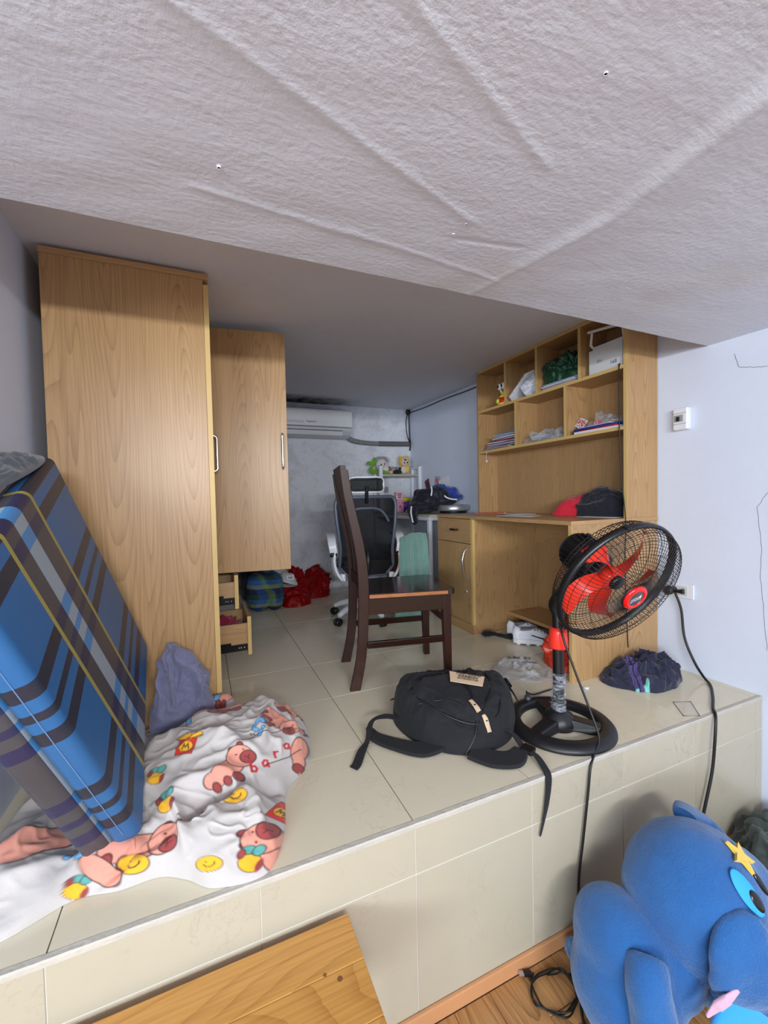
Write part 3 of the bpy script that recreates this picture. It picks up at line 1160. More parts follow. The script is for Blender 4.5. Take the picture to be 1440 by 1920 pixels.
film = NT('clear_stretch_film')
v = film.coords((1, 1, 2.6))
film.col(lin(200, 206, 216))
nz = film.noise(v, 42, 4, .7)
tr = film.node('ShaderNodeBsdfTransparent')
mx = film.node('ShaderNodeMixShader')
film.link(film.ramp(nz, [(.42, (.06, .06, .06, 1)), (.72, (.75, .75, .75, 1))]), mx.inputs[0])
film.link(tr.outputs[0], mx.inputs[1])
film.link(film.b.outputs[0], mx.inputs[2])
film.link(mx.outputs[0], film.n['Material Output'].inputs[0])
film.bump(nz, .9, .01)
film.set(Roughness=.12, Specular_IOR_Level=.8)
M['film'] = film.m
th = np.linspace(0, 2 * PI, 40, endpoint=False)
zz = np.linspace(.055, .205, 60)
A, Zg = np.meshgrid(th, zz, indexing='ij')
rr = .0265 + .0022 * pn(np.cos(A) * 1.6, np.sin(A) * 1.6, Zg * 60 + A * .3) + .0016 * np.sin(Zg * 420 + 1.2 * A)
g = G()
g.grid(np.stack([FB.x + rr * np.cos(A), FB.y + rr * np.sin(A), Zg], -1), wrapu=True)
obj('plastic_wrap', g, M['film'], pole, label='crinkled clear film round the pole')
g = G()
g.M = Matrix.Translation(FB)
g.lathe([(.021, .298), (.034, .298), (.036, .304), (.031, .36), (.028, .374), (.0, .374)], 28)
obj('collar', g, M['red_plastic'], fan, label='red collar')

FN = Vector((math.cos(-.4740) * math.cos(-1.651), math.cos(-.4740) * math.sin(-1.651), math.sin(-.4740)))
FC = Vector((1.282, .992, .566))                 # centre of the cage ring
Fm = frame(FC, FN, (0, 0, 1))
Fi = Fm.to_3x3()
# neck and motor (local z = the way the fan blows)
g = G()
g.tube([FB + Vector((0, 0, .365)), FB + Vector((.004, .004, .42)), FB + Vector((.012, .010, .47)), FC - FN * .135 - Vector((0, 0, .05))], [.020, .022, .030, .034], 14, sub=5)
obj('neck', g, M['black_plastic'], fan)
g = G()
g.M = Fm
g.lathe([(0, -.232), (.045, -.232), (.060, -.226), (.068, -.212), (.070, -.15), (.072, -.125), (.064, -.112), (.058, -.085), (0, -.085)], 36)
mo = obj('motor_housing', g, M['black_plastic'], fan)
for k in range(20):
    a = 2 * PI * k / 20
    g = G()
    g.M = Fm @ Matrix.Rotation(a, 4, 'Z')
    g.box(.0655, .0735, -.003, .003, -.205, -.13)
    obj('cooling_rib', g, M['black_plastic'], mo)
g = G()
g.tube([Fm @ Vector((.068, .012, -.165)), Fm @ Vector((.092, .012, -.165))], [.006, .009], 10)
obj('swing_knob', g, M['black_plastic'], mo)


def wire(pts):
    return Fm, pts


RC = .224
# front and rear guards: spiral spokes and hoops
front = [(.045, .074), (.12, .072), (.18, .064), (.211, .048), (.222, .025), (RC, .0)]
rear = [(.050, -.090), (.10, -.088), (.16, -.080), (.205, -.060), (.220, -.032), (RC, -.004)]


def guard(name, prof, twist, n, hoops, rw):
    Q, _ = spline([(a, b, 0) for a, b in prof], 4)
    g = G()
    g.M = Fm
    for k in range(n):
        a0 = 2 * PI * k / n
        pts = []
        for q in Q:
            t = (q[0] - .045) / (RC - .045)
            a = a0 + twist * (t + .35 * math.sin(PI * t))
            pts.append((q[0] * math.cos(a), q[0] * math.sin(a), q[1]))
        g.tube(pts, rw, 4, caps=False)
    for hr_ in hoops:
        z = float(np.interp(hr_, Q[:, 0], Q[:, 1]))
        g.tube([(hr_ * math.cos(a), hr_ * math.sin(a), z) for a in np.linspace(0, 2 * PI, 60, endpoint=False)], rw, 4, closed=True)
    return obj(name, g, M['black_plastic'], fan)


guard('front_guard', front, .38, 96, (.098, .158, .203, .2195), .00105)
guard('rear_guard', rear, -.25, 80, (.09, .15, .197, .2185), .00115)
g = G()
g.M = Fm
g.lathe([(RC - .003, -.013), (RC + .006, -.013), (RC + .0085, 0), (RC + .006, .012), (RC - .003, .012), (RC - .003, -.013)], 96)
rg = obj('guard_ring', g, M['black_plastic'], fan)
for a in (-1.9, .3, 2.4):
    g = G()
    g.M = Fm @ Matrix.Rotation(a, 4, 'Z')
    g.box(RC - .002, RC + .013, -.009, .009, -.011, .012)
    obj('ring_clip', g, M['black_plastic'], rg, bevel=.003)
# badge
g = G()
g.M = Fm
g.lathe([(.0, .070), (.044, .070), (.048, .073), (.046, .077), (0, .077)], 40)
bd = obj('badge', g, M['black_plastic'], fan)
g = G()
g.M = Fm
g.lathe([(.0285, .0765), (.045, .0765), (.0445, .082), (.040, .086), (.033, .0875), (.0285, .086), (.0285, .0765)], 48)
obj('badge_rim', g, plain('glossy_red', (226, 22, 24), .18), bd, label='glossy red rim')
g = G()
g.M = Fm
g.lathe([(0, .0845), (.029, .0845)], 40)
obj('badge_face', g, plain('grey_badge', (124, 112, 112), .3, .5), bd)
Mt = Fm @ Matrix.Translation((0, 0, .0850)) @ Matrix.Rotation(math.radians(-62), 4, 'Z')
g = G()
g.M = Mt
g.prism([(.004, .003), (.021, .005), (.013, -.010), (.012, .001)], 'z', 0, .0004)
obj('badge_arrow', g, M['white_plastic'], bd, label='white arrow mark')
text('badge_lettering', 'ELECTRIC', .0058, Mt @ Matrix.Translation((-.008, .002, 0)), M['white_plastic'], bd)
text('badge_lettering', 'FAN MOTOR', .0062, Mt @ Matrix.Translation((-.006, -.006, 0)), M['white_plastic'], bd)
# blades
red_t = NT('red_translucent_blade')
red_t.col(lin(244, 58, 38))
red_t.set(Roughness=.25, Transmission_Weight=.25, IOR=1.3)
M['blade'] = red_t.m
hub = G()
hub.M = Fm
hub.lathe([(0, -.05), (.040, -.05), (.040, -.012), (.032, -.004), (0, -.004)], 32)
hb = obj('blade_hub', hub, M['blade'], fan)
g = G()
g.M = Fm
g.lathe([(0, .012), (.022, .011), (.027, .004), (.027, -.006), (0, -.006)], 24)
obj('spinner', g, M['black_plastic'], hb, label='black spinner cap')
for k in range(5):
    g = G()
    g.M = Fm @ Matrix.Rotation(2 * PI * k / 5 + .45, 4, 'Z')
    P = np.zeros((16, 9, 3))
    for i, t in enumerate(np.linspace(0, 1, 16)):
        r = .036 + .158 * t
        half = .21 * (1 - .15 * t) * (1 - max(0, (t - .8) / .2) ** 3 * .8)
        for j, q in enumerate(np.linspace(-1, 1, 9)):
            a = half * q * (1.15 if t < .12 else 1) + .55 * t * t
            P[i, j] = (r * math.cos(a), r * math.sin(a), -.028 + .026 * q * (1 - .35 * t))
    g.grid(P)
    g.grid(P[:, ::-1] - np.array((0, 0, .0018)))
    obj('blade', g, M['blade'], fan)

# ------------------------------------------------------------------ air conditioner, conduit, corner wiring
ac = thing('air_conditioner', 'white split air conditioner high on the mouldy back wall', 'air conditioner', (.92, 3.97, 1.57))
AX0, AX1 = .50, 1.318
prof = [(3.969, 1.700), (3.80, 1.702), (3.775, 1.694), (3.768, 1.67), (3.766, 1.552), (3.772, 1.535), (3.969, 1.535)]
bevx = G().prism(prof, 'x', AX0, AX1)
acb = obj('casing', bevx, M['white_plastic'], ac, bevel=.010, seg=3)
prof = [(3.80, 1.5345), (3.774, 1.5345), (3.778, 1.505), (3.80, 1.470), (3.845, 1.450), (3.969, 1.448), (3.969, 1.5345)]
obj('lower_casing', G().prism(prof, 'x', AX0, AX1 - .004), plain('white_plastic_grey', (196, 200, 210), .35), ac, bevel=.006)
obj('louvre', G().prism([(3.7745, 1.502), (3.795, 1.466), (3.792, 1.463), (3.7705, 1.500)], 'x', AX0 + .03, AX1 - .09), M['white_plastic'], ac)
obj('outlet_slot', G().box(AX0 + .03, AX1 - .09, 3.7755, 3.779, 1.5035, 1.5085), M['dark'], ac)
obj('seam', G().box(AX0 + .004, AX1 - .006, 3.7653, 3.768, 1.5355, 1.5385), M['ink'], ac)
Mt = Matrix.Translation((.93, 3.7656, 1.579)) @ Matrix.Rotation(PI / 2, 4, 'X')
text('maker_lettering', 'Nagakawa', .023, Mt, M['ink'], acb)
obj('display_strip', G().box(.62, .865, 3.7652, 3.7662, 1.562, 1.584), plain('pale_display', (206, 208, 214), .2), acb)
g = G()
g.M = frame((1.18, 3.7655, 1.628), (0, -1, 0))
g.lathe([(0, .002), (.005, .001), (.006, 0)], 12)
obj('indicator', g, M['white_plastic'], acb)

cd = thing('pipe_conduit', 'grey taped pipe run from the air conditioner to the corner', 'pipe', (1.6, 3.95, 1.43))
wrap = NT('grey_pipe_tape')
v = wrap.coords()
wrap.col(wrap.mix(wrap.noise(v, 40, 4), lin(150, 150, 150), lin(104, 104, 102)))
wrap.set(Roughness=.7)
wv = wrap.node('ShaderNodeTexWave', bands_direction='X')
wv.inputs['Scale'].default_value = 12
wrap.link(v, wv.inputs['Vector'])
wrap.bump(wv.outputs['Fac'], .5, .006)
g = G()
g.tube([(1.325, 3.93, 1.468), (1.345, 3.935, 1.458), (1.40, 3.935, 1.438), (1.52, 3.942, 1.425), (1.66, 3.943, 1.422)], [.020, .023, .024, .022, .022], 14, sub=6)
obj('pipe', g, wrap.m, cd)
g = G()
g.tube([(1.655, 3.943, 1.422), (1.8, 3.943, 1.424), (2.0, 3.943, 1.428)], [.025, .026, .025], 14, sub=4)
obj('pipe', g, plain('dark_grey_tape', (96, 96, 96), .6, bump=(60, .5)), cd)
cw = thing('corner_wiring', 'black wires and tape hanging in the ceiling corner above the pipe', 'wire', (2.0, 3.94, 1.6))
for pts, r in (([(2.012, 3.955, 1.785), (2.006, 3.95, 1.70), (2.010, 3.95, 1.56), (2.008, 3.945, 1.45)], .004), ([(2.0, 3.955, 1.76), (1.978, 3.95, 1.66), (1.985, 3.95, 1.53), (2.006, 3.94, 1.45)], .0045), ([(2.016, 3.95, 1.76), (2.018, 3.945, 1.6), (2.012, 3.93, 1.40)], .003)):
    g = G()
    g.tube(pts, r, 7, sub=6)
    obj('wire', g, M['cord'], cw)
g = G()
g.ell((2.0, 3.945, 1.758), (.028, .022, .030), 14)
obj('wire_bundle', g, M['cord'], cw)
g = G()
g.tube([(2.008, 3.94, 1.36), (2.008, 3.925, 1.40), (2.008, 3.922, 1.45), (2.008, 3.94, 1.475)], .007, 8, sub=4)
obj('tape_loop', g, M['cord'], cw)
g = G()
ys_ = np.linspace(3.93, 2.62, 16)
g.tube([(wall_x(y) - .006, y, ZB - .030 - .003 * math.sin(y * 9)) for y in ys_], .0045, 6)
tag(obj('ceiling_cable', g, M['cord']), 'thin black cable clipped along the top of the right wall to the bookcase', 'cable')

# ------------------------------------------------------------------ corner desk with a white steel shelf
cdk = thing('corner_desk', 'pale topped desk with white steel legs in the back right corner', 'desk', (1.83, 3.35, 0))
pale = wood('pale_grey_board', 'y', base=(188, 178, 160), dark=(150, 138, 118), ring=.25, rough=.4)
E0, E1, EY0, EY1, EZ = 1.585, 2.045, 2.80, 3.955, .735
obj('desk_top', G().box(E0, E1, EY0, EY1, EZ - .016, EZ), pale, cdk, bevel=.002)
for (x0, x1, y0, y1, nm) in ((E0 + .005, E0 + .03, EY0 + .02, EY1 - .02, 'rail'), (E1 - .04, E1 - .015, EY0 + .02, EY1 - .02, 'rail'), (E0 + .03, E1 - .04, EY0 + .02, EY0 + .045, 'rail'), (E0 + .03, E1 - .04, EY1 - .045, EY1 - .02, 'rail')):
    obj(nm, G().box(x0, x1, y0, y1, EZ - .046, EZ - .0165), M['white_metal'], cdk, bevel=.002)
for x in (E0 + .005, E1 - .045):
    for y in (EY0 + .02, EY1 - .05):
        obj('leg', G().box(x, x + .03, y, y + .03, 0, EZ - .0465), M['white_metal'], cdk, bevel=.002)
HY0, HY1 = 3.755, 3.945
for x in (E0 + .0, E1 - .035):
    for y in (HY0, HY1 - .03):
        p = obj('post', G().box(x, x + .032, y, y + .03, EZ + .0005, 1.186), M['white_metal'], cdk, bevel=.002)
        obj('end_cap', G().box(x + .002, x + .03, y + .002, y + .028, 1.1862, 1.19), M['black_plastic'], p)
    obj('side_rail', G().box(x + .004, x + .028, HY0 + .0305, HY1 - .0305, 1.158, 1.182), M['white_metal'], cdk, bevel=.002)
obj('shelf', G().box(E0 + .0325, E1 - .0355, HY0 + .001, HY1 - .001, 1.083, 1.103), pale, cdk, bevel=.002)

# ------------------------------------------------------------------ outlet, plug, breaker box
yo, zo = 1.293, .388
ot = thing('wall_outlet', 'white double wall socket low on the right wall', 'socket', (wall_x(yo), yo, zo))
xw = wall_x(yo)
obj('plate', G().box(xw - .009, xw - .0005, yo - .055, yo + .057, zo - .034, zo + .036), M['white_plastic'], ot, bevel=.003)
obj('socket_insert', G().box(xw - .0105, xw - .009, yo - .028, yo + .030, zo - .022, zo + .024), plain('off_white_insert', (206, 208, 210), .4), ot, bevel=.001)
pg = thing('power_plug', 'black plug with its thick black lead in the wall socket', 'plug', (xw - .02, yo + .02, zo))
g = G()
g.M = Matrix.Translation((xw - .0107, yo + .034, zo + .002)) @ Matrix.Rotation(-PI / 2, 4, 'Y')
g.lathe([(0, 0), (.016, 0), (.018, .008), (.017, .024), (.022, .036), (.023, .05), (.018, .056), (0, .056)], 18)
obj('plug_body', g, M['black_plastic'], pg)
g = G()
g.tube([(xw - .03, yo + .03, zo), (xw - .026, yo + .005, zo - .001), (xw - .022, yo - .018, zo + .001)], [.011, .008, .014], 12, sub=4)
obj('plug_wing', g, M['black_plastic'], pg)
g = G()
g.tube([(xw - .03, yo + .016, zo - .012), (2.112, 1.288, .30), (2.108, 1.27, .17), (2.104, 1.225, .07), (2.088, 1.175, .018), (2.05, 1.125, .006), (1.94, 1.055, .006), (1.84, 1.0, .006), (1.800, .970, .001), (1.778, .958, -.05), (1.757, .956, -.19), (1.716, .956, -.31), (1.672, .954, -.42), (1.64, .952, -.54), (1.60, .93, -.560), (1.50, .90, -.560)], .0055, 10, sub=8)
obj('lead', g, M['cord'], pg)
yb0, zb0 = 1.287, 1.216
xw = wall_x(yb0)
cbx = thing('breaker_box', 'small white circuit breaker box on the right wall', 'breaker', (xw, yb0, zb0))
bx_ = obj('cover', G().box(xw - .034, xw - .0005, yb0 - .033, yb0 + .034, zb0 - .052, zb0 + .052), M['white_plastic'], cbx, bevel=.007, seg=3)
obj('switch_window', G().box(xw - .0355, xw - .0335, yb0 - .014, yb0 + .026, zb0 - .014, zb0 + .018), plain('grey_window', (150, 154, 160), .4), cbx)
obj('toggle', G().box(xw - .043, xw - .0353, yb0 + .0, yb0 + .012, zb0 - .011, zb0 + .010), M['black_plastic'], cbx, bevel=.001)
for z in (-.024, .026):
    obj('cover_seam', G().box(xw - .0346, xw - .0338, yb0 - .030, yb0 + .031, zb0 + z - .0007, zb0 + z + .0007), M['ink'], bx_)

# ------------------------------------------------------------------ leaning folded mattress
P3 = Vector((-.154, 1.148, .067))
P2 = Vector((-.204, 1.809, .328))
P4 = Vector((-.347, .861, .758))
vx = (P2 - P3).normalized()
uy = (P4 - P3 - vx * (P4 - P3).dot(vx)).normalized()
nz_ = vx.cross(uy)
MB, MA, MT = .712, .773, .064
mt = NT('blue_plaid_cover')
tc = mt.node('ShaderNodeTexCoord')
sp = mt.node('ShaderNodeSeparateXYZ')
mt.link(tc.outputs['Object'], sp.inputs[0])
fx = mt.math('DIVIDE', sp.outputs[0], .8)
fy = mt.math('DIVIDE', sp.outputs[1], MA)
blue, blue2 = lin(22, 92, 148), lin(18, 20, 40)
yel, dgr, lgr, ind = lin(160, 146, 66), lin(62, 58, 62), lin(146, 160, 170), lin(26, 20, 66)
bands = [(0, 'b'), (.215, 'y'), (.235, 'd'), (.315, 'l'), (.395, 'd'), (.497, 'y'), (.517, 'b')]
m0 = {'b': blue, 'y': yel, 'd': dgr, 'l': lgr}
m1 = {'b': blue2, 'y': yel, 'd': ind, 'l': lin(62, 128, 184)}
c0 = mt.ramp(fx, [(p, m0[k]) for p, k in bands], 'CONSTANT')
c1 = mt.ramp(fx, [(p, m1[k]) for p, k in bands], 'CONSTANT')
st = [(0, 0)]
for c in (.20, .595, .985):
    for o_, w_ in ((-.078, .048), (0, .026), (.078, .048)):
        if c + o_ + w_ / 2 < 1.0:
            st += [(c + o_ - w_ / 2, 1), (c + o_ + w_ / 2, 0)]
mk = mt.ramp(fy, [(p, (k, k, k, 1)) for p, k in st], 'CONSTANT')
wz = mt.noise(mt.coords(), 900, 2)
fade = mt.noise(mt.coords(), 5, 4, .6)
colr = mt.mix(mk, c0, c1)
colr = mt.mix(mt.math('MULTIPLY', fade, .14), colr, lin(120, 130, 140))
mt.col(colr)
mt.bump(mt.math('ADD', mt.math('MULTIPLY', wz, .4), mt.noise(mt.coords(), 30, 4)), .18, .004)
mt.set(Roughness=.46)
mtr = thing('mattress', 'folded foam mattress in blue plaid cover leaning on the left wall and wardrobe', 'mattress', P3)
for k, (dx, off, dy, dl, lab) in enumerate(((0, 0, 0, 0, None), (.245, .0645, -.012, -.03, 'grey plaid back fold'))):
    g = G()
    nb, na = 40, 44
    g.box(dx, dx + MB - .01 * k, 0, MA + dl, -MT, 0)
    o = obj('foam_panel', g, mt.m, mtr, bevel=.021, seg=5, label=lab)
    o.modifiers['bevel'].limit_method = 'NONE'
    o.data.polygons.foreach_set('use_smooth', [True] * len(o.data.polygons))
    mm = Matrix((vx, uy, nz_)).transposed().to_4x4()
    mm.translation = P3 - vx * dx + uy * dy - nz_ * off
    o.matrix_parent_inverse = Matrix.Translation(-P3)
    o.matrix_basis = mm
# seam along the open side
g = G()
g.tube([P3 + uy * t - nz_ * .034 - vx * .0005 for t in np.linspace(.04, MA - .03, 20)], .0011, 6)
obj('seam', g, plain('pale_stitching', (96, 128, 170), .8), mtr)
# crumpled dark end of the cover, tucked over the back fold
P = mound([(-.50, 1.20), (-.43, 1.18), (-.40, 1.36), (-.41, 1.50), (-.47, 1.52), (-.515, 1.40)], .03, 5, .014, 16, 24, 60, z0=0)
P[..., 2] += .905 + .33 * (P[..., 1] - 1.2)
heap('cover_end', P, cloth('dark_grey_cover', (74, 78, 84), .85), mtr, label='crumpled dark grey end of the cover')

# ------------------------------------------------------------------ duvet with animal print
CR, CF = np.array((.918, -.396)), np.array((.396, .918))


def zat(P, x, y):
    d = (P[..., 0] - x) ** 2 + (P[..., 1] - y) ** 2
    i = np.unravel_index(np.argmin(d), d.shape)
    return float(P[i][2])


class Paint:
    def __init__(s, X, Y, base, soft=.0016, lift=None):
        s.X, s.Y, s.lift = X, Y, lift
        if lift is not None:              # the print runs up the front of the folds
            s.X, s.Y = X + CF[0] * lift[..., 2], Y + CF[1] * lift[..., 2]
        s.C = np.empty(X.shape + (4,))
        s.C[:] = base
        s.soft = soft

    def at(s, c, size, k=1.25, rot=0.0):
        if s.lift is not None:
            zc = zat(s.lift, c[0], c[1])
            c = (c[0] + CF[0] * zc, c[1] + CF[1] * zc)
        dx, dy = s.X - c[0], s.Y - c[1]
        u = (dx * CR[0] + dy * CR[1]) / size
        v = (dx * CF[0] + dy * CF[1]) / (size * k)
        a = math.radians(rot)
        s.u, s.v = u * math.cos(a) + v * math.sin(a), -u * math.sin(a) + v * math.cos(a)
        s.e = s.soft / size
        return s

    def fill(s, d, col, line=None, lw=.06):
        if line is not None:
            s._lay(d - lw, line)
        return s._lay(d, col)

    def _lay(s, d, col):
        a = np.clip(.5 - d / (2 * s.e), 0, 1)[..., None]
        s.C = s.C * (1 - a) + np.array(col) * a
        return s

    def ell(s, cu, cv, ru, rv, rot=0.0):
        a = math.radians(rot)
        x, y = s.u - cu, s.v - cv
        x, y = x * math.cos(a) + y * math.sin(a), -x * math.sin(a) + y * math.cos(a)
        return (np.hypot(x / ru, y / rv) - 1) * min(ru, rv)

    def seg(s, pts, r):
        d = np.full(s.u.shape, 9e9)
        for (ax, ay), (bx, by) in zip(pts[:-1], pts[1:]):
            ex, ey = bx - ax, by - ay
            t = np.clip(((s.u - ax) * ex + (s.v - ay) * ey) / (ex * ex + ey * ey + 1e-12), 0, 1)
            d = np.minimum(d, np.hypot(s.u - ax - t * ex, s.v - ay - t * ey))
        return d - r


DK, SAL, MAR, YEL = lin(52, 32, 32), lin(222, 150, 130), lin(150, 62, 60), lin(236, 176, 40)
SKY, TEAL, REDC = lin(92, 170, 226), lin(86, 160, 152), lin(214, 44, 38)


def capy(p, c, size, rot=0, k=1.25, body=True):
    p.at(c, size, k, rot)
    if body:
        p.fill(np.minimum(p.ell(-.9, -.55, 1.0, .62, 20), p.ell(-1.7, -.9, .7, .5)), SAL, DK)
        for q in (-1.9, -1.2, -.6):
            p.fill(p.ell(q, -1.35, .2, .28), MAR, DK)
    p.fill(p.ell(-.25, .62, .16, .2), MAR, DK)
    p.fill(p.ell(.35, .72, .16, .2), MAR, DK)
    p.fill(p.ell(0, 0, .72, .78, 15), SAL, DK)
    p.fill(p.ell(.38, -.22, .42, .4, 15), MAR, DK)
    p.fill(p.seg([(.25, -.1), (.38, -.25), (.52, -.1)], .02), DK)
    p.fill(p.seg([(.38, -.25), (.38, -.42)], .02), DK)
    p.fill(p.ell(-.15, .22, .07, .05), DK)
    p.fill(p.ell(.38, .34, .06, .05), DK)


def fruit(p, c, size, rot=0, k=1.2):
    p.at(c, size, k, rot)
    p.fill(p.ell(0, 0, .7, .62), YEL, DK)
    p.fill(p.ell(.55, .0, .2, .5), MAR, None)
    p.fill(p.ell(-.45, .85, .42, .28, 35), TEAL, DK)
    p.fill(p.ell(.15, 1.0, .3, .42, -25), TEAL, DK)
    p.fill(p.ell(-.75, .45, .2, .3), MAR, DK)


def smile(p, c, size, rot=0, k=1.1):
    p.at(c, size, k, rot)
    p.fill(p.ell(0, 0, .9, .7), YEL, DK)
    p.fill(p.seg([(-.35, -.1), (-.1, -.3), (.2, -.25), (.4, .0), (.38, .18)], .05), DK)
    p.fill(p.ell(-.2, .15, .07, .07), DK)


def duvet_h(X, Y):
    sg = lambda cx, cy, rx, ry, r=0: np.exp(-(((X - cx) * math.cos(r) + (Y - cy) * math.sin(r)) / rx) ** 4 - ((-(X - cx) * math.sin(r) + (Y - cy) * math.cos(r)) / ry) ** 4)
    h = .048 + .105 * sg(.07, 1.42, .26, .205, .25)
    h = np.maximum(h, .112 * sg(.01, 1.085, .19, .11, .28) + .016)
    h = np.maximum(h, .155 * sg(.035, 1.80, .075, .085))
    h = np.maximum(h, .09 * np.exp(-((X + .43) / .11) ** 2 - ((Y - 1.21) / .12) ** 2) + .03)
    h = np.maximum(h, .05 * np.exp(-((X + .25) / .12) ** 2 - ((Y - 1.14) / .06) ** 2) + .02)
    return h - .03 * np.exp(-((Y - 1.185 - .32 * (X - .05) - .012 * np.sin(X * 22)) / .016) ** 2) * (X > -.3)


out = [(.112, .992), (.17, 1.10), (.205, 1.25), (.285, 1.34), (.325, 1.47), (.335, 1.62), (.29, 1.74), (.19, 1.79), (.118, 1.80), (-.05, 1.80), (-.25, 1.76), (-.45, 1.60), (-.52, 1.38), (-.535, 1.18), (-.50, 1.06), (-.40, 1.055), (-.29, 1.10), (-.20, 1.085), (-.12, 1.085), (-.06, 1.05), (.0, 1.0)]
P = mound(out, duvet_h, 11, .034, 5.2, 190, 760, z0=.001, center=(-.05, 1.36), pw=6, fine=.22, damp=lambda X, Y: 1 - .95 * np.exp(-((X + .335) / .06) ** 2 - ((Y - 1.11) / .08) ** 2))
X, Y = P[..., 0], P[..., 1]
pt = Paint(X, Y, lin(194, 188, 184), lift=P)
capy(pt, (.076, 1.271), .046, 35, 1.15)
capy(pt, (-.108, 1.135), .052, -8, 1.1)
fruit(pt, (-.111, 1.205), .032, 10)
capy(pt, (.105, 1.035), .055, 100, 1.0)
fruit(pt, (.075, 1.005), .036, -15, 1.0)
capy(pt, (.248, 1.408), .040, -60, 1.2)
pt.at((.262, 1.345), .045, 1.2)
pt.fill(np.minimum(pt.ell(0, -.1, .45, 1.0), pt.ell(.1, -1.0, .32, .5)), SAL, DK)
pt.fill(pt.ell(.1, -1.5, .3, .3), MAR, DK)
capy(pt, (.264, 1.544), .038, -75, 1.2, False)
# long body with paws and a blue ribbon, upper left
pt.at((.02, 1.60), .05, 1.25, 15)
pt.fill(np.minimum(pt.ell(.2, .2, 1.9, .55), pt.ell(-1.0, .0, .9, .5)), SAL, DK)
for q in (.5, 1.0, 1.7):
    pt.fill(pt.ell(q, -.35, .33, .24), MAR, DK)
pt.fill(pt.seg([(-.75, .3), (-1.1, -.35)], .17), SKY, DK)
pt.fill(pt.ell(-1.15, -.45, .26, .2), SKY, DK)
pt.fill(pt.seg([(-1.15, -.5), (-1.0, -1.1)], .15), SKY, DK)
pt.at((.045, 1.765), .05, 1.3)
pt.fill(pt.ell(.2, .0, .75, .85), SAL, DK)
pt.fill(pt.seg([(-.1, .4), (-.2, -.5)], .17), SKY, DK)
for q in (0, .4):
    pt.fill(pt.ell(q, -.95, .18, .3), MAR, DK)
# red cup with yellow lid and letter
pt.at((-.068, 1.350), .034, 1.25, 5)
pt.fill(pt.seg([(0, .9), (0, 1.4)], .1), lin(228, 224, 220), DK)
pt.fill(np.maximum(np.abs(pt.u) - .78 + .12 * (.5 - pt.v) * .5, np.abs(pt.v) - .85), REDC, DK)
pt.fill(pt.ell(0, .85, 1.0, .25), YEL, DK)
pt.fill(pt.seg([(.3, .72), (1.05, 1.05)], .12), YEL, DK)
pt.fill(pt.ell(.02, -.1, .55, .45), YEL, DK)
pt.fill(pt.seg([(-.25, -.35), (-.15, .12), (0, -.2), (.17, .12), (.28, -.35)], .05), DK)
pt.at((.170, 1.135), .030, 1.2, -20)
pt.fill(np.maximum(np.abs(pt.u) - .7, np.abs(pt.v) - .85), REDC, DK)
pt.fill(pt.ell(0, -.1, .5, .42), YEL, DK)
pt.fill(pt.seg([(-.25, -.3), (-.15, .12), (0, -.2), (.17, .12), (.28, -.3)], .06), DK)
# blue letters Ci with little letters beneath
pt.at((.136, 1.355), .030, 1.3, -8)
cpt = [(.35, .75), (0, 1.0), (-.4, .8), (-.55, .3), (-.35, -.2), (.05, -.3)]
pt.fill(pt.seg(cpt, .17), SKY, DK, .08)
pt.fill(pt.seg([(.55, -.35), (.55, -.85)], .15), SKY, DK, .08)
pt.fill(pt.ell(.6, .05, .17, .17), SKY, DK, .08)
pt.fill(pt.seg([(-.5, -.75), (-.3, -.95), (-.1, -.75), (.1, -.95)], .05), DK)
# red lettering between two lines: bara
lt = {'b': [[(-.3, 1), (-.3, -.6)], [(-.3, .1), (.1, .2), (.3, -.2), (.1, -.6), (-.3, -.5)]], 'a': [[(.3, .3), (0, .35), (-.3, 0), (-.2, -.5), (.1, -.5), (.3, -.1), (.3, .3), (.35, -.6)]], 'r': [[(-.2, .4), (-.1, -.6)], [(-.15, .0), (.05, .35), (.3, .35)]]}
for chx, cpos in zip('bara', ((.113, 1.257), (.147, 1.278), (.182, 1.305), (.221, 1.340))):
    pt.at(cpos, .021, 1.2, 18)
    for s_ in lt[chx]:
        pt.fill(pt.seg(s_, .14), lin(186, 32, 42))
pt.at((.165, 1.330), .05, 1.2, 25)
pt.fill(pt.seg([(-1.3, .1), (-.5, .40), (.6, .55), (1.6, .9)], .03), DK)
pt.at((.20, 1.300), .05, 1.2, 25)
pt.fill(pt.seg([(-.9, -.15), (.4, .1), (1.2, .5)], .03), DK)
smile(pt, (.055, 1.145), .033, 5)
smile(pt, (-.014, 1.020), .033, 0, .8)
smile(pt, (-.175, 1.098), .036, 0, 1.0)
fruit(pt, (-.285, 1.105), .030, -20, 1.0)
fruit(pt, (-.142, 1.285), .028, 0, 1.2)
pt.at((-.245, 1.115), .05, .9, -40)
pt.fill(np.minimum(pt.ell(0, 0, 1.2, .5), pt.ell(.7, 0, .5, .45)), SAL, DK)
pt.at((-.275, 1.165), .03, 1.2)
for q in (-.5, .3):
    pt.fill(pt.seg([(q - .4, .5), (q, .6), (q - .2, -.3), (q - .7, -.6)], .17), SKY, DK)
pt.at((-.44, 1.215), .075, 1.0)
pt.fill(np.minimum(pt.ell(0, 0, 1.0, .7), pt.ell(.8, .3, .6, .5)), SAL, DK)
pt.fill(pt.ell(-.75, -.35, .4, .35), MAR, DK)
duv = heap('duvet', P, vcol_cloth('printed_cotton'), colors=pt.C)
tag(duv, 'crumpled white duvet printed with pink capybaras and fruit at the platform edge', 'duvet')

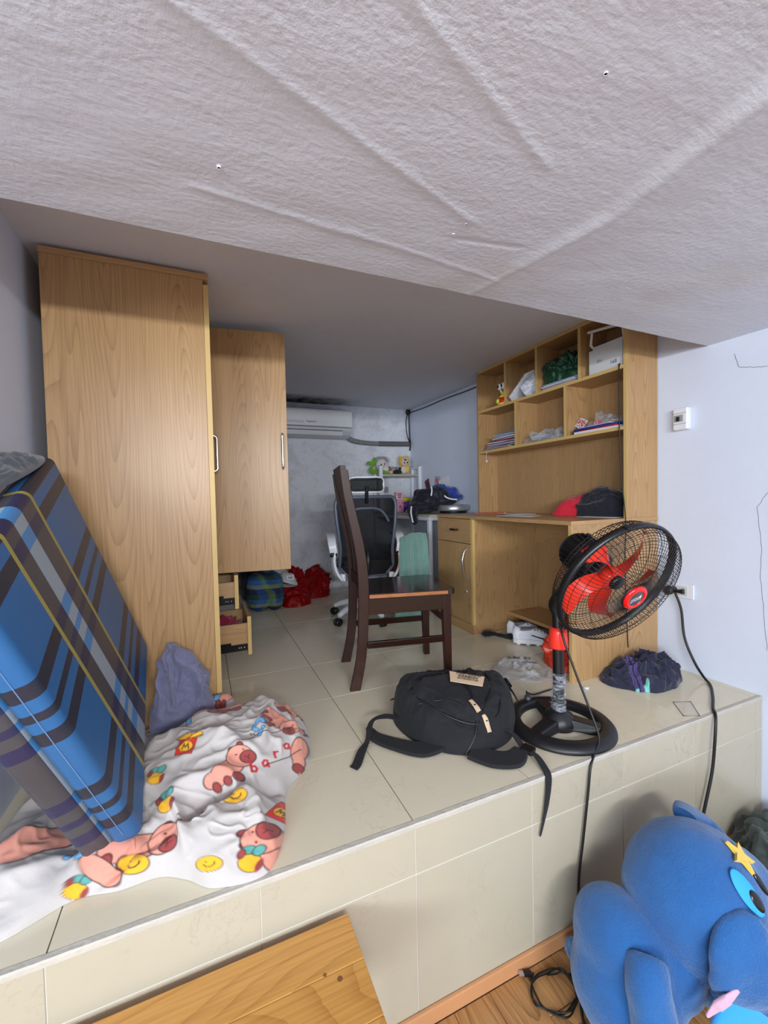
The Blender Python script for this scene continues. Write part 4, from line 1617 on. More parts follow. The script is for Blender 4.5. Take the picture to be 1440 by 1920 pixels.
# plain blanket behind it
P = mound([(-.18, 1.66), (-.08, 1.65), (.0, 1.67), (.018, 1.72), (.0, 1.795), (-.08, 1.81), (-.18, 1.81), (-.20, 1.72)], .23, 23, .034, 7, 90, 260, z0=.06, pw=3, fine=.4, peaks=[(-.10, 1.77, .07, .45), (-.16, 1.72, .06, .35)], stretch=(1.5, .7))
P[..., 1] = np.minimum(P[..., 1], 1.822)
tag(heap('blanket', P, cloth('lilac_grey_cotton', (112, 113, 142), .9, wr=.3)), 'bunched plain lilac grey blanket between duvet and wardrobe', 'blanket')

# ------------------------------------------------------------------ backpack
out = [(.655, 1.47), (.652, 1.36), (.69, 1.25), (.775, 1.168), (.90, 1.150), (1.0, 1.190), (1.085, 1.28), (1.130, 1.40), (1.11, 1.50), (1.03, 1.575), (.92, 1.615), (.80, 1.612), (.71, 1.56)]


def bag_h(X, Y):
    q = CF[0] * X + CF[1] * Y
    u = CR[0] * X + CR[1] * Y
    h = np.interp(q, [1.36, 1.42, 1.50, 1.60, 1.66, 1.72, 1.80, 1.86], [.078, .090, .118, .148, .150, .140, .105, .07])
    return h + .016 * np.exp(-((u - .285) / .17) ** 6 - ((q - 1.53) / .10) ** 6)


P = mound(out, bag_h, 41, .018, 7, 90, 260, z0=.004, pw=9, fine=.25)
bagP = P
canvas = cloth('black_canvas', (17, 18, 23), .85, wr=.3, sheen=.04)
bp = thing('backpack', 'black canvas backpack lying on its back beside the fan base', 'backpack', (.9, 1.37, 0))
heap('bag_body', P, canvas, bp)


def on(P, pts, up=.002):
    return [(x, y, zat(P, x, y) + up) for x, y in pts]


g = G()
g.tube(on(bagP, [(.85, 1.183), (.90, 1.212), (.945, 1.25), (.985, 1.30), (1.01, 1.36)], .001), .0035, 6, sub=5)
obj('zip', g, M['cord'], bp)
g = G()
g.tube(on(bagP, [(.70, 1.40), (.76, 1.45), (.83, 1.42), (.88, 1.33), (.875, 1.25), (.83, 1.175), (.78, 1.165)], .001), .004, 6, sub=5)
obj('zip', g, M['black_satin'], bp)
g = G()
g.tube(on(bagP, [(.70, 1.36), (.76, 1.25), (.84, 1.19), (.93, 1.185), (.98, 1.23)], .001), .004, 6, sub=5)
obj('seam', g, M['black_satin'], bp)
g = G()
g.tube(on(bagP, [(.70, 1.34), (.76, 1.31), (.81, 1.26), (.84, 1.20)], .001), .003, 6, sub=5)
obj('seam', g, M['black_satin'], bp)
tan = plain('tan_leather_label', (206, 178, 148), .7)


def plate(pts, P, n=6, up=.004, m=None, name='label', parent=bp, conform=True):
    """thin tag laid on a surface: 4 corners"""
    A = np.array(pts)
    U, V = np.meshgrid(np.linspace(0, 1, n * 2), np.linspace(0, 1, n), indexing='ij')
    Q = (A[0] * (1 - U[..., None]) + A[1] * U[..., None]) * (1 - V[..., None]) + (A[3] * (1 - U[..., None]) + A[2] * U[..., None]) * V[..., None]
    zs = np.array([zat(P, x, y) for x, y in A])
    Z = (zs[0] * (1 - U) + zs[1] * U) * (1 - V) + (zs[3] * (1 - U) + zs[2] * U) * V
    for i in range(n * 2):
        for j in range(n):
            if conform:
                Z[i, j] = max(Z[i, j], zat(P, *Q[i, j]))
    T_ = np.stack([Q[..., 0], Q[..., 1], Z + up], -1)
    g = G()
    g.grid(T_)
    g.grid((T_ - np.array((0, 0, .0022)))[:, ::-1])
    rim = np.concatenate([T_[:, 0], T_[-1, 1:], T_[-2::-1, -1], T_[0, -2:0:-1]])
    g.grid(np.stack([rim - np.array((0, 0, .0022)), rim], 1), wrapu=True, smooth=False)
    return obj(name, g, m or tan, parent), T_


lb, T_ = plate([(.838, 1.345), (.930, 1.270), (.966, 1.306), (.866, 1.395)], bagP, up=.016, conform=False)
cen = T_[T_.shape[0] // 2, T_.shape[1] // 2]
ex = Vector(T_[-1, 2] - T_[0, 2]).normalized()
ey = Vector(T_[4, -1] - T_[4, 0]).normalized()
ez = ex.cross(ey).normalized()
for dv, body, sz in ((.0125, 'STREET MONSTER', .0115), (-.001, 'KARBON', .018), (-.0145, 'OUTDOOR ITEM', .0105)):
    mm = frame(Vector(cen) + ez * .004, ez, ex) @ Matrix.Translation((0, dv, .0))
    text('label_lettering', body, sz, mm, M['ink'], lb)
for a in ([(.853, 1.198), (.870, 1.200), (.866, 1.246), (.850, 1.244)], [(.868, 1.160), (.886, 1.162), (.880, 1.188), (.864, 1.186)]):
    pl_, _ = plate(a, bagP, up=.006, name='zip_pull')
    pl_['label'] = 'pale leather zip pull'
    g = G()
    c_ = np.mean(a, 0)
    g.M = Matrix.Translation((*c_, zat(bagP, *c_) + .0082))
    g.box(-.003, .003, -.004, .002, -.001, .0006)
    obj('pull_mark', g, M['ink'], pl_)
# side buckles, webbing, shoulder straps
g = G()
g.ribbon([(.80, 1.49, .118), (.755, 1.485, .10), (.715, 1.495, .078), (.68, 1.54, .052)], .02, (0, .2, 1), .004)
w1 = obj('side_strap', g, canvas, bp)
g = G()
g.M = frame((.735, 1.49, .092), (-.3, .1, 1), (-.6, .2, -.4))
g.box(-.014, .014, -.016, .016, -.005, .006)
obj('buckle', g, M['black_plastic'], w1, bevel=.003)
for k in range(4):
    g = G()
    g.ribbon([(.815 - .018 * k, 1.520 - .004 * k, .128 - .010 * k), (.805 - .018 * k, 1.525 - .004 * k, .140 - .010 * k), (.795 - .018 * k, 1.51 - .004 * k, .132 - .010 * k)], .022, (-.3, .6, .6), .005, 4)
    obj('webbing_loop', g, canvas, bp)
g = G()
g.ribbon([(1.10, 1.47, .105), (1.125, 1.42, .095), (1.135, 1.36, .075), (1.125, 1.31, .055)], .022, (.9, 0, .5), .004)
w1 = obj('side_strap', g, canvas, bp)
for (x, y, z) in ((1.123, 1.445, .102), (1.136, 1.385, .09)):
    g = G()
    g.M = frame((x, y, z), (.8, -.1, .55), (0, -1, 0))
    g.box(-.018, .018, -.015, .015, -.003, .010)
    g.box(-.010, .010, -.019, .019, .002, .012)
    obj('buckle', g, M['black_plastic'], w1, bevel=.003)
g = G()
g.ribbon([(.72, 1.24, .018), (.66, 1.245, .012), (.60, 1.30, .012), (.545, 1.375, .014), (.535, 1.415, .03)], [.075, .075, .065, .05, .04], [(0, 0, 1), (0, 0, 1), (.05, 0, 1), (.1, 0, 1), (.5, .4, .8)], .014)
s1 = obj('shoulder_strap', g, canvas, bp, bevel=.003)
g = G()
g.ribbon([(.645, 1.40, .05), (.60, 1.425, .055), (.545, 1.42, .05), (.51, 1.37, .02), (.47, 1.325, .012), (.435, 1.275, .006), (.418, 1.262, .004)], .030, [(0, 0, 1), (0, 0, 1), (-.3, .4, .9), (-.6, .3, .7), (-.1, .1, 1), (0, 0, 1), (0, 0, 1)], .0035)
obj('webbing', g, canvas, s1)
g = G()
g.ribbon([(.80, 1.16, .016), (.845, 1.10, .012), (.90, 1.07, .014), (.945, 1.085, .024)], [.075, .08, .075, .045], [(0, 0, 1)] * 3 + [(-.2, 0, 1)], .014)
s1 = obj('shoulder_strap', g, canvas, bp, bevel=.003)
g = G()
g.ribbon([(.945, 1.18, .05), (.965, 1.15, .042), (.96, 1.105, .032), (.955, 1.085, .026)], .03, (.4, .2, .9), .0035)
obj('webbing', g, canvas, s1)
g = G()
g.M = frame((.962, 1.070, .028), (-.1, -.1, 1), (.4, -.9, 0))
g.box(-.02, .02, -.018, .018, -.006, .008)
obj('buckle', g, M['black_plastic'], s1, bevel=.003)
g = G()
g.ribbon([(.958, 1.08, .026), (.970, 1.045, .022), (.965, 1.005, .010), (.957, .979, .001), (.950, .9695, -.03), (.940, .969, -.09), (.925, .9705, -.15), (.917, .971, -.175)], [.024, .024, .024, .024, .023, .022, .016, .010], [(.3, 0, 1), (.2, 0, 1), (.1, -.3, .9), (0, -.8, .6), (.1, -1, .1), (.3, -1, 0), (.5, -.9, 0), (.5, -.9, 0)], .003)
obj('webbing', g, canvas, s1)

# ------------------------------------------------------------------ clothes
out = [(1.662, 1.368), (1.685, 1.27), (1.745, 1.205), (1.82, 1.178), (1.93, 1.185), (2.03, 1.235), (2.075, 1.31), (2.06, 1.385), (1.96, 1.402), (1.82, 1.402), (1.72, 1.402)]
P = mound(out, .105, 51, .032, 9.5, 80, 300, z0=.001, pw=3, peaks=[(1.93, 1.33, .07, .55), (1.79, 1.32, .05, .25), (2.03, 1.31, .03, .25)], fine=.42, rand_rim=.02)
P[..., 1] = np.minimum(P[..., 1], 1.404)
pt = Paint(P[..., 0], P[..., 1], lin(27, 29, 55))
for o_ in (0, .009, .026, .035):
    pt.at((1.755 + o_, 1.30), .1, 1.0)
    pt.fill(pt.seg([(-.15, -1.05), (-.02, -.3), (.12, .4), (.2, 1.2)], .014), lin(112, 86, 170))
for o_ in (-.018, .012):
    pt.at((1.735 + o_ * 1.3, 1.215 - o_ * .4), .01, 1.0)
    pt.fill(np.maximum(np.abs(pt.u) - .8, np.abs(pt.v) - .9), lin(120, 200, 190))
pt.at((1.70, 1.232), .012, 1)
pt.fill(np.maximum(np.abs(pt.u) - 1.6, np.abs(pt.v + .7 * pt.u) - .35), lin(224, 226, 230))
tag(heap('shorts', P, vcol_cloth('navy_cotton', .85, .2, .3), colors=pt.C), 'navy shorts with purple stripes dropped by the desk end', 'shorts')

out = [(1.862, 1.845), (1.90, 1.73), (1.915, 1.60), (1.95, 1.49), (2.03, 1.455), (2.085, 1.50), (2.092, 1.62), (2.085, 1.76), (2.03, 1.86), (1.94, 1.90)]
P = mound(out, .135, 61, .034, 6.5, 70, 260, z0=.747, pw=3, peaks=[(2.0, 1.62, .08, .5), (1.99, 1.75, .05, .2)], fine=.2)
P[..., 1] = np.maximum(P[..., 1], 1.431)
X, Y = P[..., 0], P[..., 1]
base = np.empty(X.shape + (4,))
base[:] = lin(14, 17, 32)
a = sstep(1.70, 1.715, Y + .25 * (X - 1.98) + .03 * pn(X * 12, Y * 12, 3.1))[..., None]
base = base * (1 - a) + np.array(lin(200, 22, 48)) * a
a = (np.abs(X - 2.045 - .02 * np.sin(Y * 40)) < .006) & (Y < 1.64)
base[a] = lin(190, 214, 40)
tag(heap('jacket', P, vcol_cloth('red_navy_knit', .85, .2, .3), colors=base), 'red and navy jacket bunched on the desk under the bookcase', 'jacket')

# tracksuit heap over the pan on the corner desk
g = G()
for c, r in (((1.72, 3.09, .83), (.12, .13, .085)), ((1.80, 3.06, .885), (.11, .10, .075)), ((1.63, 3.06, .79), (.075, .11, .05)), ((1.86, 3.02, .835), (.10, .07, .035)), ((1.69, 3.12, .90), (.06, .08, .04)), ((1.76, 3.16, .79), (.12, .1, .05))):
    g.ell(c, r, 18)
for c, r in (((1.558, 3.03, .75), (.022, .085, .062)), ((1.556, 3.0, .70), (.019, .06, .055)), ((1.585, 3.04, .782), (.05, .09, .03))):
    g.ell(c, r, 16)
tr_ = thing('tracksuit_top', 'navy tracksuit top with white stripes heaped over the desk edge', 'jacket', (1.7, 3.05, .74))
o = soft(obj('jacket_body', g, cloth('navy_polyester', (18, 20, 36), .6, wr=.4, sheen=.1), tr_), .010, 3, (.05, .035))
for pts in ([(1.70, 2.965, .955), (1.69, 2.94, .92), (1.68, 2.935, .88)], [(1.535, 3.0, .80), (1.522, 2.985, .75), (1.526, 2.975, .70), (1.53, 2.968, .67)], [(1.81, 2.985, .90), (1.84, 2.965, .865), (1.88, 2.95, .85), (1.93, 2.945, .845)]):
    g = G()
    g.ribbon(pts, .011, (-.5, -.8, .3), .004, 6)
    obj('stripe', g, plain('white_piping', (222, 224, 230), .7), tr_)
g = G()
for c, r in (((1.93, 3.10, .915), (.095, .10, .045)), ((1.985, 3.04, .87), (.05, .08, .03)), ((1.85, 3.10, .955), (.06, .07, .022))):
    g.ell(c, r, 18)
o = soft(obj('shirt', g, cloth('royal_blue_cotton', (26, 58, 150), .8, wr=.4)), .010, 3, (.05, .03))
tag(o, 'royal blue shirt on top of the navy tracksuit', 'shirt')

# towel over the office chair's far armrest
nU, nV = 60, 90
U, V = np.meshgrid(np.linspace(0, 1, nU), np.linspace(-1, 1, nV), indexing='ij')
xr = 1.240 + .20 * U + .015 * np.sin(V * 3)
top = .600 + .018 * np.sin(U * PI) + .02 * U
lenf = np.where(V < 0, .465, .64)
drop = np.abs(V) ** 1.15 * lenf
yy_ = 2.60 + .042 * np.tanh(V * 6) + .018 * V
wv_ = .030 * pn(U * 5.2, V * 1.2, 7.7) * np.minimum(1, np.abs(V) * 4) + .006 * np.sin(U * 19 + V * 2)
spread = 1 + .32 * np.abs(V)
P = np.stack([1.355 + (xr - 1.355) * spread, yy_ + wv_ * 1.4, top - drop + .008 * pn(U * 4, V * 3, 2)], -1)
P[..., 2] = np.maximum(P[..., 2], .004)
g = G()
g.grid(P)
tw = obj('towel', g, cloth('teal_terry', (110, 150, 140), .95, weave=500, wr=.5, sheen=.6))
sd = tw.modifiers.new('thick', 'SOLIDIFY')
sd.thickness = .007
tag(tw, 'teal terry towel hanging over the office chair armrest', 'towel')
P = mound([(1.40, 3.0), (1.56, 2.95), (1.62, 3.05), (1.60, 3.22), (1.45, 3.26), (1.36, 3.14)], .5, 71, .05, 7, 40, 120, z0=.002, pw=4)
g = G()
tag(heap('coat', P, cloth('brown_cotton', (128, 80, 26), .9)), 'brown coat bunched under the corner desk behind the mesh chair', 'coat')
P = P.copy()

# clothes in the open drawers
P = mound([(-.10, 2.34), (.08, 2.32), (.17, 2.36), (.175, 2.5), (.1, 2.56), (-.1, 2.55)], .10, 81, .05, 12, 30, 90, z0=.134, pw=3)
tag(heap('sweater', P, cloth('crimson_knit', (138, 20, 52), .9)), 'crimson sweater in the open bottom drawer', 'sweater')
P = mound([(-.16, 2.325), (-.02, 2.32), (.06, 2.33), (.05, 2.37), (-.08, 2.40), (-.16, 2.38)], .105, 83, .02, 14, 30, 90, z0=.134, pw=3)
P[..., 2] = np.minimum(P[..., 2], .29)
tag(heap('folded_shirt', P, cloth('slate_blue_cotton', (70, 84, 120), .9)), 'slate blue folded shirt at the front of the bottom drawer', 'shirt')

# ------------------------------------------------------------------ bags by the back wall
pq = NT('blue_green_plaid')
sp = pq.node('ShaderNodeSeparateXYZ')
pq.link(pq.coords((1, 1, 1)), sp.inputs[0])
px_ = pq.math('FRACT', pq.math('MULTIPLY', pq.math('ADD', sp.outputs[0], sp.outputs[1]), 6.2))
pz_ = pq.math('FRACT', pq.math('MULTIPLY', sp.outputs[2], 7.0))
ca = pq.ramp(px_, [(0, lin(26, 66, 132)), (.4, lin(92, 112, 44)), (.62, lin(26, 66, 132)), (.68, lin(16, 24, 52))], 'CONSTANT')
cb_ = pq.ramp(pz_, [(0, lin(20, 34, 70)), (.3, lin(150, 160, 92)), (.5, lin(60, 110, 160)), (.75, lin(40, 78, 52))], 'CONSTANT')
pq.col(pq.mix(.45, ca, cb_))
pq.set(Roughness=.85)
g = G()
for c, r in (((.40, 3.42, .12), (.11, .09, .12)), ((.50, 3.40, .12), (.08, .09, .115)), ((.40, 3.45, .22), (.11, .08, .09)), ((.50, 3.43, .22), (.075, .08, .085))):
    g.ell(c, r, 20)
tag(soft(obj('pillow', g, pq.m), .012, 4, (.09, .03)), 'blue and green plaid pillow standing behind the drawers', 'pillow')
g = G()
for c, r in (((.50, 3.62, .14), (.14, .12, .15)), ((.36, 3.66, .2), (.12, .12, .2))):
    g.ell(c, r, 16)
tag(soft(obj('dark_bag', g, cloth('black_nylon', (20, 20, 24), .7)), .015, 4, (.08, .04)), 'black cloth bag in the shadow behind the plaid pillow', 'bag')
rp = NT('red_thin_plastic')
rp.col(lin(150, 16, 20))
rp.set(Roughness=.16, Transmission_Weight=.22, IOR=1.25)
v = rp.coords()
rp.bump(rp.noise(v, 16, 5, .6), .7, .02)
M['red_film'] = rp.m


def bag_heap(name, lab, outl, h, seed, peaks, m, cat='bag', fold=.035, z0=.001, fs=6.5):
    P = mound(outl, h, seed, fold, fs, 46, 150, z0=z0, pw=3, peaks=peaks, fine=.6, rand_rim=.02)
    o = heap(name, P, m)
    return tag(o, lab, cat), P


bag_heap('plastic_bag', 'glossy red plastic bag, left of the two, beside the plaid pillow', [(.60, 3.42), (.72, 3.40), (.81, 3.47), (.82, 3.60), (.74, 3.72), (.62, 3.70), (.57, 3.56)], .20, 91, [(.70, 3.60, .07, .8), (.78, 3.62, .05, .5)], M['red_film'])
bag_heap('plastic_bag', 'bright red plastic bag, right of the two, against the back wall', [(.80, 3.66), (.93, 3.62), (1.03, 3.68), (1.06, 3.80), (1.02, 3.92), (.90, 3.93), (.80, 3.84)], .19, 95, [(.98, 3.82, .07, .7), (.88, 3.78, .05, .3)], M['red_film'])
P = mound([(.585, 3.40), (.66, 3.395), (.70, 3.46), (.66, 3.55), (.58, 3.54), (.55, 3.47)], .07, 99, .02, 14, 24, 70, z0=.20, pw=3)
P[..., 2] += -.35 * (P[..., 0] - .62)
wl = thing('crumpled_packet', 'crumpled white paper packet with a printed label on the red bag', 'packet', (.62, 3.47, .2))
heap('packet', P, cloth('white_thin_paper', (196, 198, 202), .8), wl)
g = G()
mm = frame((.635, 3.405, .245), (.1, -1, .4), (1, .1, 0))
g.M = mm
g.box(-.03, .03, -.018, .018, 0, .001)
lb2 = obj('printed_label', g, M['paper'], wl)
g = G()
g.M = mm
for k in range(9):
    g.box(-.02 + k * .004, -.0185 + k * .004 + .0008 * (k % 3), -.008, .008, .0011, .0014)
o = obj('bar_marks', g, M['ink'], lb2)
o['kind'] = 'stuff'
P = mound([(1.16, 3.56), (1.24, 3.58), (1.30, 3.64), (1.27, 3.70), (1.19, 3.68)], .05, 103, .015, 20, 20, 60, pw=3)
tag(heap('tissue', P, cloth('white_tissue', (206, 206, 208), .9)), 'crumpled white tissue on the tiles behind the office chair', 'tissue')

# ------------------------------------------------------------------ things in the bookcase
SH1, SH2 = 1.4945, 1.1975                      # tops of the upper and the middle shelf
CN = ('tan', 'white', 'dark slate', 'white', 'wine red', 'pale grey', 'white', 'slate blue', 'pale blue', 'dark red', 'white', 'grey blue', 'white', 'charcoal', 'pale grey', 'lilac grey', 'white', 'sky blue')
ORD = ('first', 'second', 'third', 'fourth', 'fifth', 'sixth', 'seventh', 'eighth', 'ninth', 'tenth', 'eleventh', 'twelfth', 'thirteenth', 'fourteenth', 'fifteenth', 'sixteenth', 'seventeenth', 'eighteenth')
# yellow toy with two round eyes
ty = thing('yellow_toy', 'yellow cone shaped toy with two round eyes in the leftmost top cubby', 'toy', (1.945, 2.365, SH1))
g = G()
g.M = Matrix.Translation((1.945, 2.365, SH1))
g.lathe([(0, .001), (.040, .001), (.043, .008), (.040, .03), (.030, .062), (.020, .088), (.008, .1), (0, .102)], 24)
tb = obj('toy_body', g, plain('toy_yellow', (232, 206, 40), .4), ty)
g = G()
g.M = Matrix.Translation((1.945, 2.365, SH1))
g.lathe([(.0412, .012), (.0432, .016), (.0395, .036), (.0335, .052), (.033, .052), (.038, .034), (.0412, .012)], 24)
obj('red_band', g, plain('toy_red', (206, 30, 34), .4), tb, label='red band')
g = G()
g.ell((1.908, 2.380, SH1 + .028), (.016, .016, .018), 14)
obj('toy_hand', g, plain('toy_green_yellow', (196, 206, 60), .4), tb)
for k, y in enumerate((2.385, 2.347)):
    g = G()
    g.tube([(1.942, y, SH1 + .085), (1.932, y, SH1 + .118)], .006, 8)
    g.ell((1.925, y, SH1 + .130), (.015, .018, .023), 16)
    e = obj('eye', g, M['white_plastic'], ty)
    g = G()
    g.ell((1.912, y, SH1 + .130), (.005, .008, .012), 12)
    obj('pupil', g, M['ink'], e)
g = G()
g.tube([(1.920, 2.382, SH1 + .075), (1.9165, 2.37, SH1 + .068), (1.918, 2.356, SH1 + .074)], .0022, 6, sub=4)
obj('smile', g, M['ink'], tb)


def sheet(name, lab, c, sx, sy, rot, tilt, m, group=None, curl=.0, th=.0012, cat='paper', seed=0):
    """a loose sheet: lying size sx*sy, turned about z by rot, rolled by tilt about its long side"""
    U, V = np.meshgrid(np.linspace(-.5, .5, 12), np.linspace(-.5, .5, 9), indexing='ij')
    Z = curl * (U * 2) ** 2 * (1 if seed % 2 else V + .5) + .3 * curl * np.sin(V * 5 + seed)
    P = np.stack([U * sx, V * sy, Z], -1)
    R_ = np.array(Matrix.Rotation(rot, 3, 'Z') @ Matrix.Rotation(tilt[0], 3, 'X') @ Matrix.Rotation(tilt[1], 3, 'Y'))
    P = P @ R_.T + np.array(c)
    n = np.array(R_ @ np.array((0, 0, 1.0)))
    g = G()
    g.grid(P + n * th / 2)
    g.grid((P - n * th / 2)[:, ::-1])
    rim = np.concatenate([P[:, 0], P[-1, 1:], P[-2::-1, -1], P[0, -2:0:-1]])
    g.grid(np.stack([rim - n * th / 2, rim + n * th / 2], 1), wrapu=True, smooth=False)
    return tag(obj(name, g, m), lab, cat, group)


blue_paper = plain('bluish_paper', (186, 196, 220), .85)
print_t = NT('printed_paper')
v = print_t.coords((90, 8, 90))
print_t.col(print_t.mix(print_t.math('MULTIPLY', print_t.ramp(print_t.noise(v, 1, 2), [(.48, (0, 0, 0, 1)), (.52, (1, 1, 1, 1))]), .35), lin(216, 220, 230), lin(80, 90, 130)))
print_t.set(Roughness=.85)
M['print'] = print_t.m
# loose papers slumped against the second divider
wh = ('lowest', 'second', 'third', 'fourth', 'fifth', 'topmost')
for k in range(6):
    a = math.radians(36)
    ln = .25 - .012 * k
    off = .0045 * k
    cy = 2.255 - ln / 2 * math.cos(a) - off * math.sin(a)
    cz = SH1 + .006 + ln / 2 * math.sin(a) + off * math.cos(a)
    sheet('loose_paper', '%s %s of the sheaf slumped against the divider in the second top cubby' % (wh[k], 'printed sheet' if k % 2 else 'white sheet'), (1.985 - .006 * k, cy, cz), .14, ln, 0, (-a, 0), M['print'] if k % 2 else M['paper'], 'papers in the second top cubby', curl=.002, seed=k)
sheet('curled_paper', 'curled printed sheet drooping at the front of the second top cubby', (1.912, 2.07, SH1 + .052), .10, .12, .1, (-.5, 1.1), M['print'], None, curl=.02, seed=3)
# paper stack and green plastic bag, third cubby
zz = SH1 + .0008
for k in range(9):
    th = (.003, .002, .006, .002, .003, .004, .002, .003, .002)[k]
    r_ = rnd.uniform(-.05, .05)
    m = (M['paper'], blue_paper, plain('manila_card', (196, 160, 110), .8), M['print'], blue_paper, M['paper'], M['print'], plain('blue_folder', (60, 120, 180), .4), M['paper'])[k]
    g = G()
    g.M = Matrix.Translation((1.99 + rnd.uniform(-.008, .008), 1.852 + rnd.uniform(-.012, .012), zz + th / 2)) @ Matrix.Rotation(r_, 4, 'Z')
    g.box(-.072, .072, -.125, .12, -th / 2, th / 2)
    tag(obj('document', g, m, bevel=.0005, seg=1), '%s, %s from the bottom of the stack under the green plastic bag' % (('white paper bundle', 'bluish paper', 'manila card folder', 'printed paper', 'bluish paper', 'white paper', 'printed paper', 'blue folder', 'white paper')[k], ORD[k]), 'paper', 'stack of papers in the third top cubby')
    zz += th + .0006
gp = NT('dark_green_plastic')
gp.col(lin(26, 74, 52))
gp.set(Roughness=.22, Transmission_Weight=.2)
gp.bump(gp.noise(gp.coords(), 22, 5, .6), .8, .02)
bag_heap('plastic_bag', 'dark green plastic bag on the paper stack in the third top cubby', [(1.925, 1.72), (2.06, 1.72), (2.075, 1.85), (2.06, 1.975), (1.93, 1.975), (1.915, 1.85)], .16, 121, [(2.0, 1.80, .06, .4), (2.0, 1.92, .05, .3)], gp.m, z0=zz + .001, fold=.045)
# router box with a router on top
rb = thing('cardboard_box', 'white cardboard box with small print under the router in the last top cubby', 'box', (1.98, 1.545, SH1))
g = G()
g.box(1.915, 2.045, 1.445, 1.640, SH1 + .0005, SH1 + .128)
bx2 = obj('carton', g, plain('white_carton', (206, 208, 208), .7, vary=.06), rb, bevel=.002)
Mt = frame((1.9146, 1.575, SH1 + .06), (-1, 0, 0), (0, -1, 0))
text('box_lettering', 'VN', .024, Mt, plain('grey_print', (120, 122, 126), .8), bx2)
Mt = frame((1.9146, 1.495, SH1 + .035), (-1, 0, 0), (0, -1, 0))
text('box_lettering', '168', .026, Mt, plain('blue_print', (44, 66, 130), .8), bx2)
ro = thing('router', 'white router with two antennas on top of the cardboard box', 'router', (1.98, 1.545, SH1 + .128))
obj('router_body', G().box(1.935, 2.035, 1.455, 1.635, SH1 + .1285, SH1 + .152), M['white_plastic'], ro, bevel=.006)
g = G()
g.tube([(1.945, 1.632, SH1 + .142), (1.93, 1.640, SH1 + .165), (1.925, 1.628, SH1 + .222)], [.006, .007, .006], 10)
obj('antenna', g, M['white_plastic'], ro)
g = G()
g.tube([(1.935, 1.452, SH1 + .15), (1.925, 1.452, SH1 + .205), (1.92, 1.53, SH1 + .218), (1.92, 1.648, SH1 + .232)], [.006, .007, .0075, .0075], 10)
obj('antenna', g, M['white_plastic'], ro)
g = G()
g.tube([(1.92, 1.475, SH1 + .012), (1.906, 1.452, SH1 + .008), (1.893, 1.447, 1.48), (1.890, 1.446, 1.30), (1.888, 1.441, 1.12), (1.884, 1.43, .95), (1.876, 1.41, .83), (1.868, 1.395, .72), (1.866, 1.398, .55), (1.87, 1.395, .3), (1.875, 1.39, .12)], .0028, 7, sub=5)
tag(obj('thin_cable', g, M['cord']), 'thin black cable hanging from the router down the bookcase front', 'cable')

# magazines in the first middle cubby: each one its own sheet bundle
cols = [(176, 110, 80), (222, 224, 230), (60, 64, 84), (210, 214, 226), (150, 40, 80), (190, 190, 204), (224, 226, 232), (80, 84, 110), (206, 208, 220), (158, 30, 62), (214, 218, 226), (120, 130, 160), (222, 222, 228), (70, 74, 92), (204, 206, 216), (170, 176, 196), (226, 228, 232), (96, 130, 176)]
zz = SH2 + .0008
mags = [plain('cover_%d' % k, c, .5) for k, c in enumerate(cols)]
for k in range(18):
    th = rnd.uniform(.003, .0075)
    sh = max(0, (10 - k)) * .006
    g = G()
    g.M = Matrix.Translation((1.978 + rnd.uniform(-.012, .012), 2.365 + sh * .9 - .01 * (k > 10) + rnd.uniform(-.018, .018) - .02 * (k > 12), zz + th / 2)) @ Matrix.Rotation(rnd.uniform(-.10, .10), 4, 'Z') @ Matrix.Rotation(rnd.uniform(-.008, .008), 4, 'X')
    L = .145 if k < 11 else .125
    g.box(-.062, .062, -L, L, -th / 2, th / 2)
    o = obj('magazine', g, mags[k], bevel=.001, seg=1)
    tag(o, '%s magazine, %s from the bottom of the untidy stack in the left middle cubby' % (CN[k], ORD[k]), 'magazine', 'magazines in the left middle cubby')
    g = G()
    g.M = Matrix.Identity(4)
    zz += th + .0008
g = G()
g.tube([(1.893, 2.495, 1.19), (1.890, 2.497, 1.16), (1.891, 2.496, 1.128)], .0012, 6, sub=4)
g.lathe([(0, 0)], 3) if False else None
tn = thing('hanging_tag', 'tiny white tag dangling on a string below the left middle cubby', 'tag', (1.893, 2.495, 1.19))
obj('string', g, M['paper'], tn)
g = G()
g.ell((1.891, 2.496, 1.119), (.006, .008, .010), 12)
obj('tag', g, M['paper'], tn)
# clear plastic bag of papers in the second middle cubby
cl = NT('clear_plastic')
cl.col(lin(216, 218, 222))
v = cl.coords()
tr = cl.node('ShaderNodeBsdfTransparent')
mx = cl.node('ShaderNodeMixShader')
cl.link(cl.ramp(cl.noise(v, 15, 4, .6), [(.35, (.12, .12, .12, 1)), (.75, (.50, .50, .50, 1))]), mx.inputs[0])
cl.link(tr.outputs[0], mx.inputs[1])
cl.link(cl.b.outputs[0], mx.inputs[2])
cl.link(mx.outputs[0], cl.n['Material Output'].inputs[0])
cl.set(Roughness=.12)
cl.bump(cl.noise(v, 26, 5, .65), .8, .02)
M['clear'] = cl.m
bag_heap('clear_bag', 'clear plastic bag holding papers in the second middle cubby', [(1.925, 1.83), (2.03, 1.83), (2.06, 1.95), (2.06, 2.1), (2.0, 2.165), (1.925, 2.15), (1.912, 2.0)], .07, 131, [(1.98, 1.87, .05, .5), (1.98, 2.06, .06, .2)], M['clear'], z0=SH2 + .001, fold=.035)
for k in range(4):
    sheet('loose_paper', '%s white sheet inside the clear plastic bag in the second middle cubby' % wh[k].replace('fourth', 'topmost'), (1.985, 1.99 + .012 * k, SH2 + .006 + .008 * k), .10, .20 - .015 * k, .1 * k - .15, (.03 * k, 0), M['paper'], 'papers in the clear bag', curl=.012, seed=k)
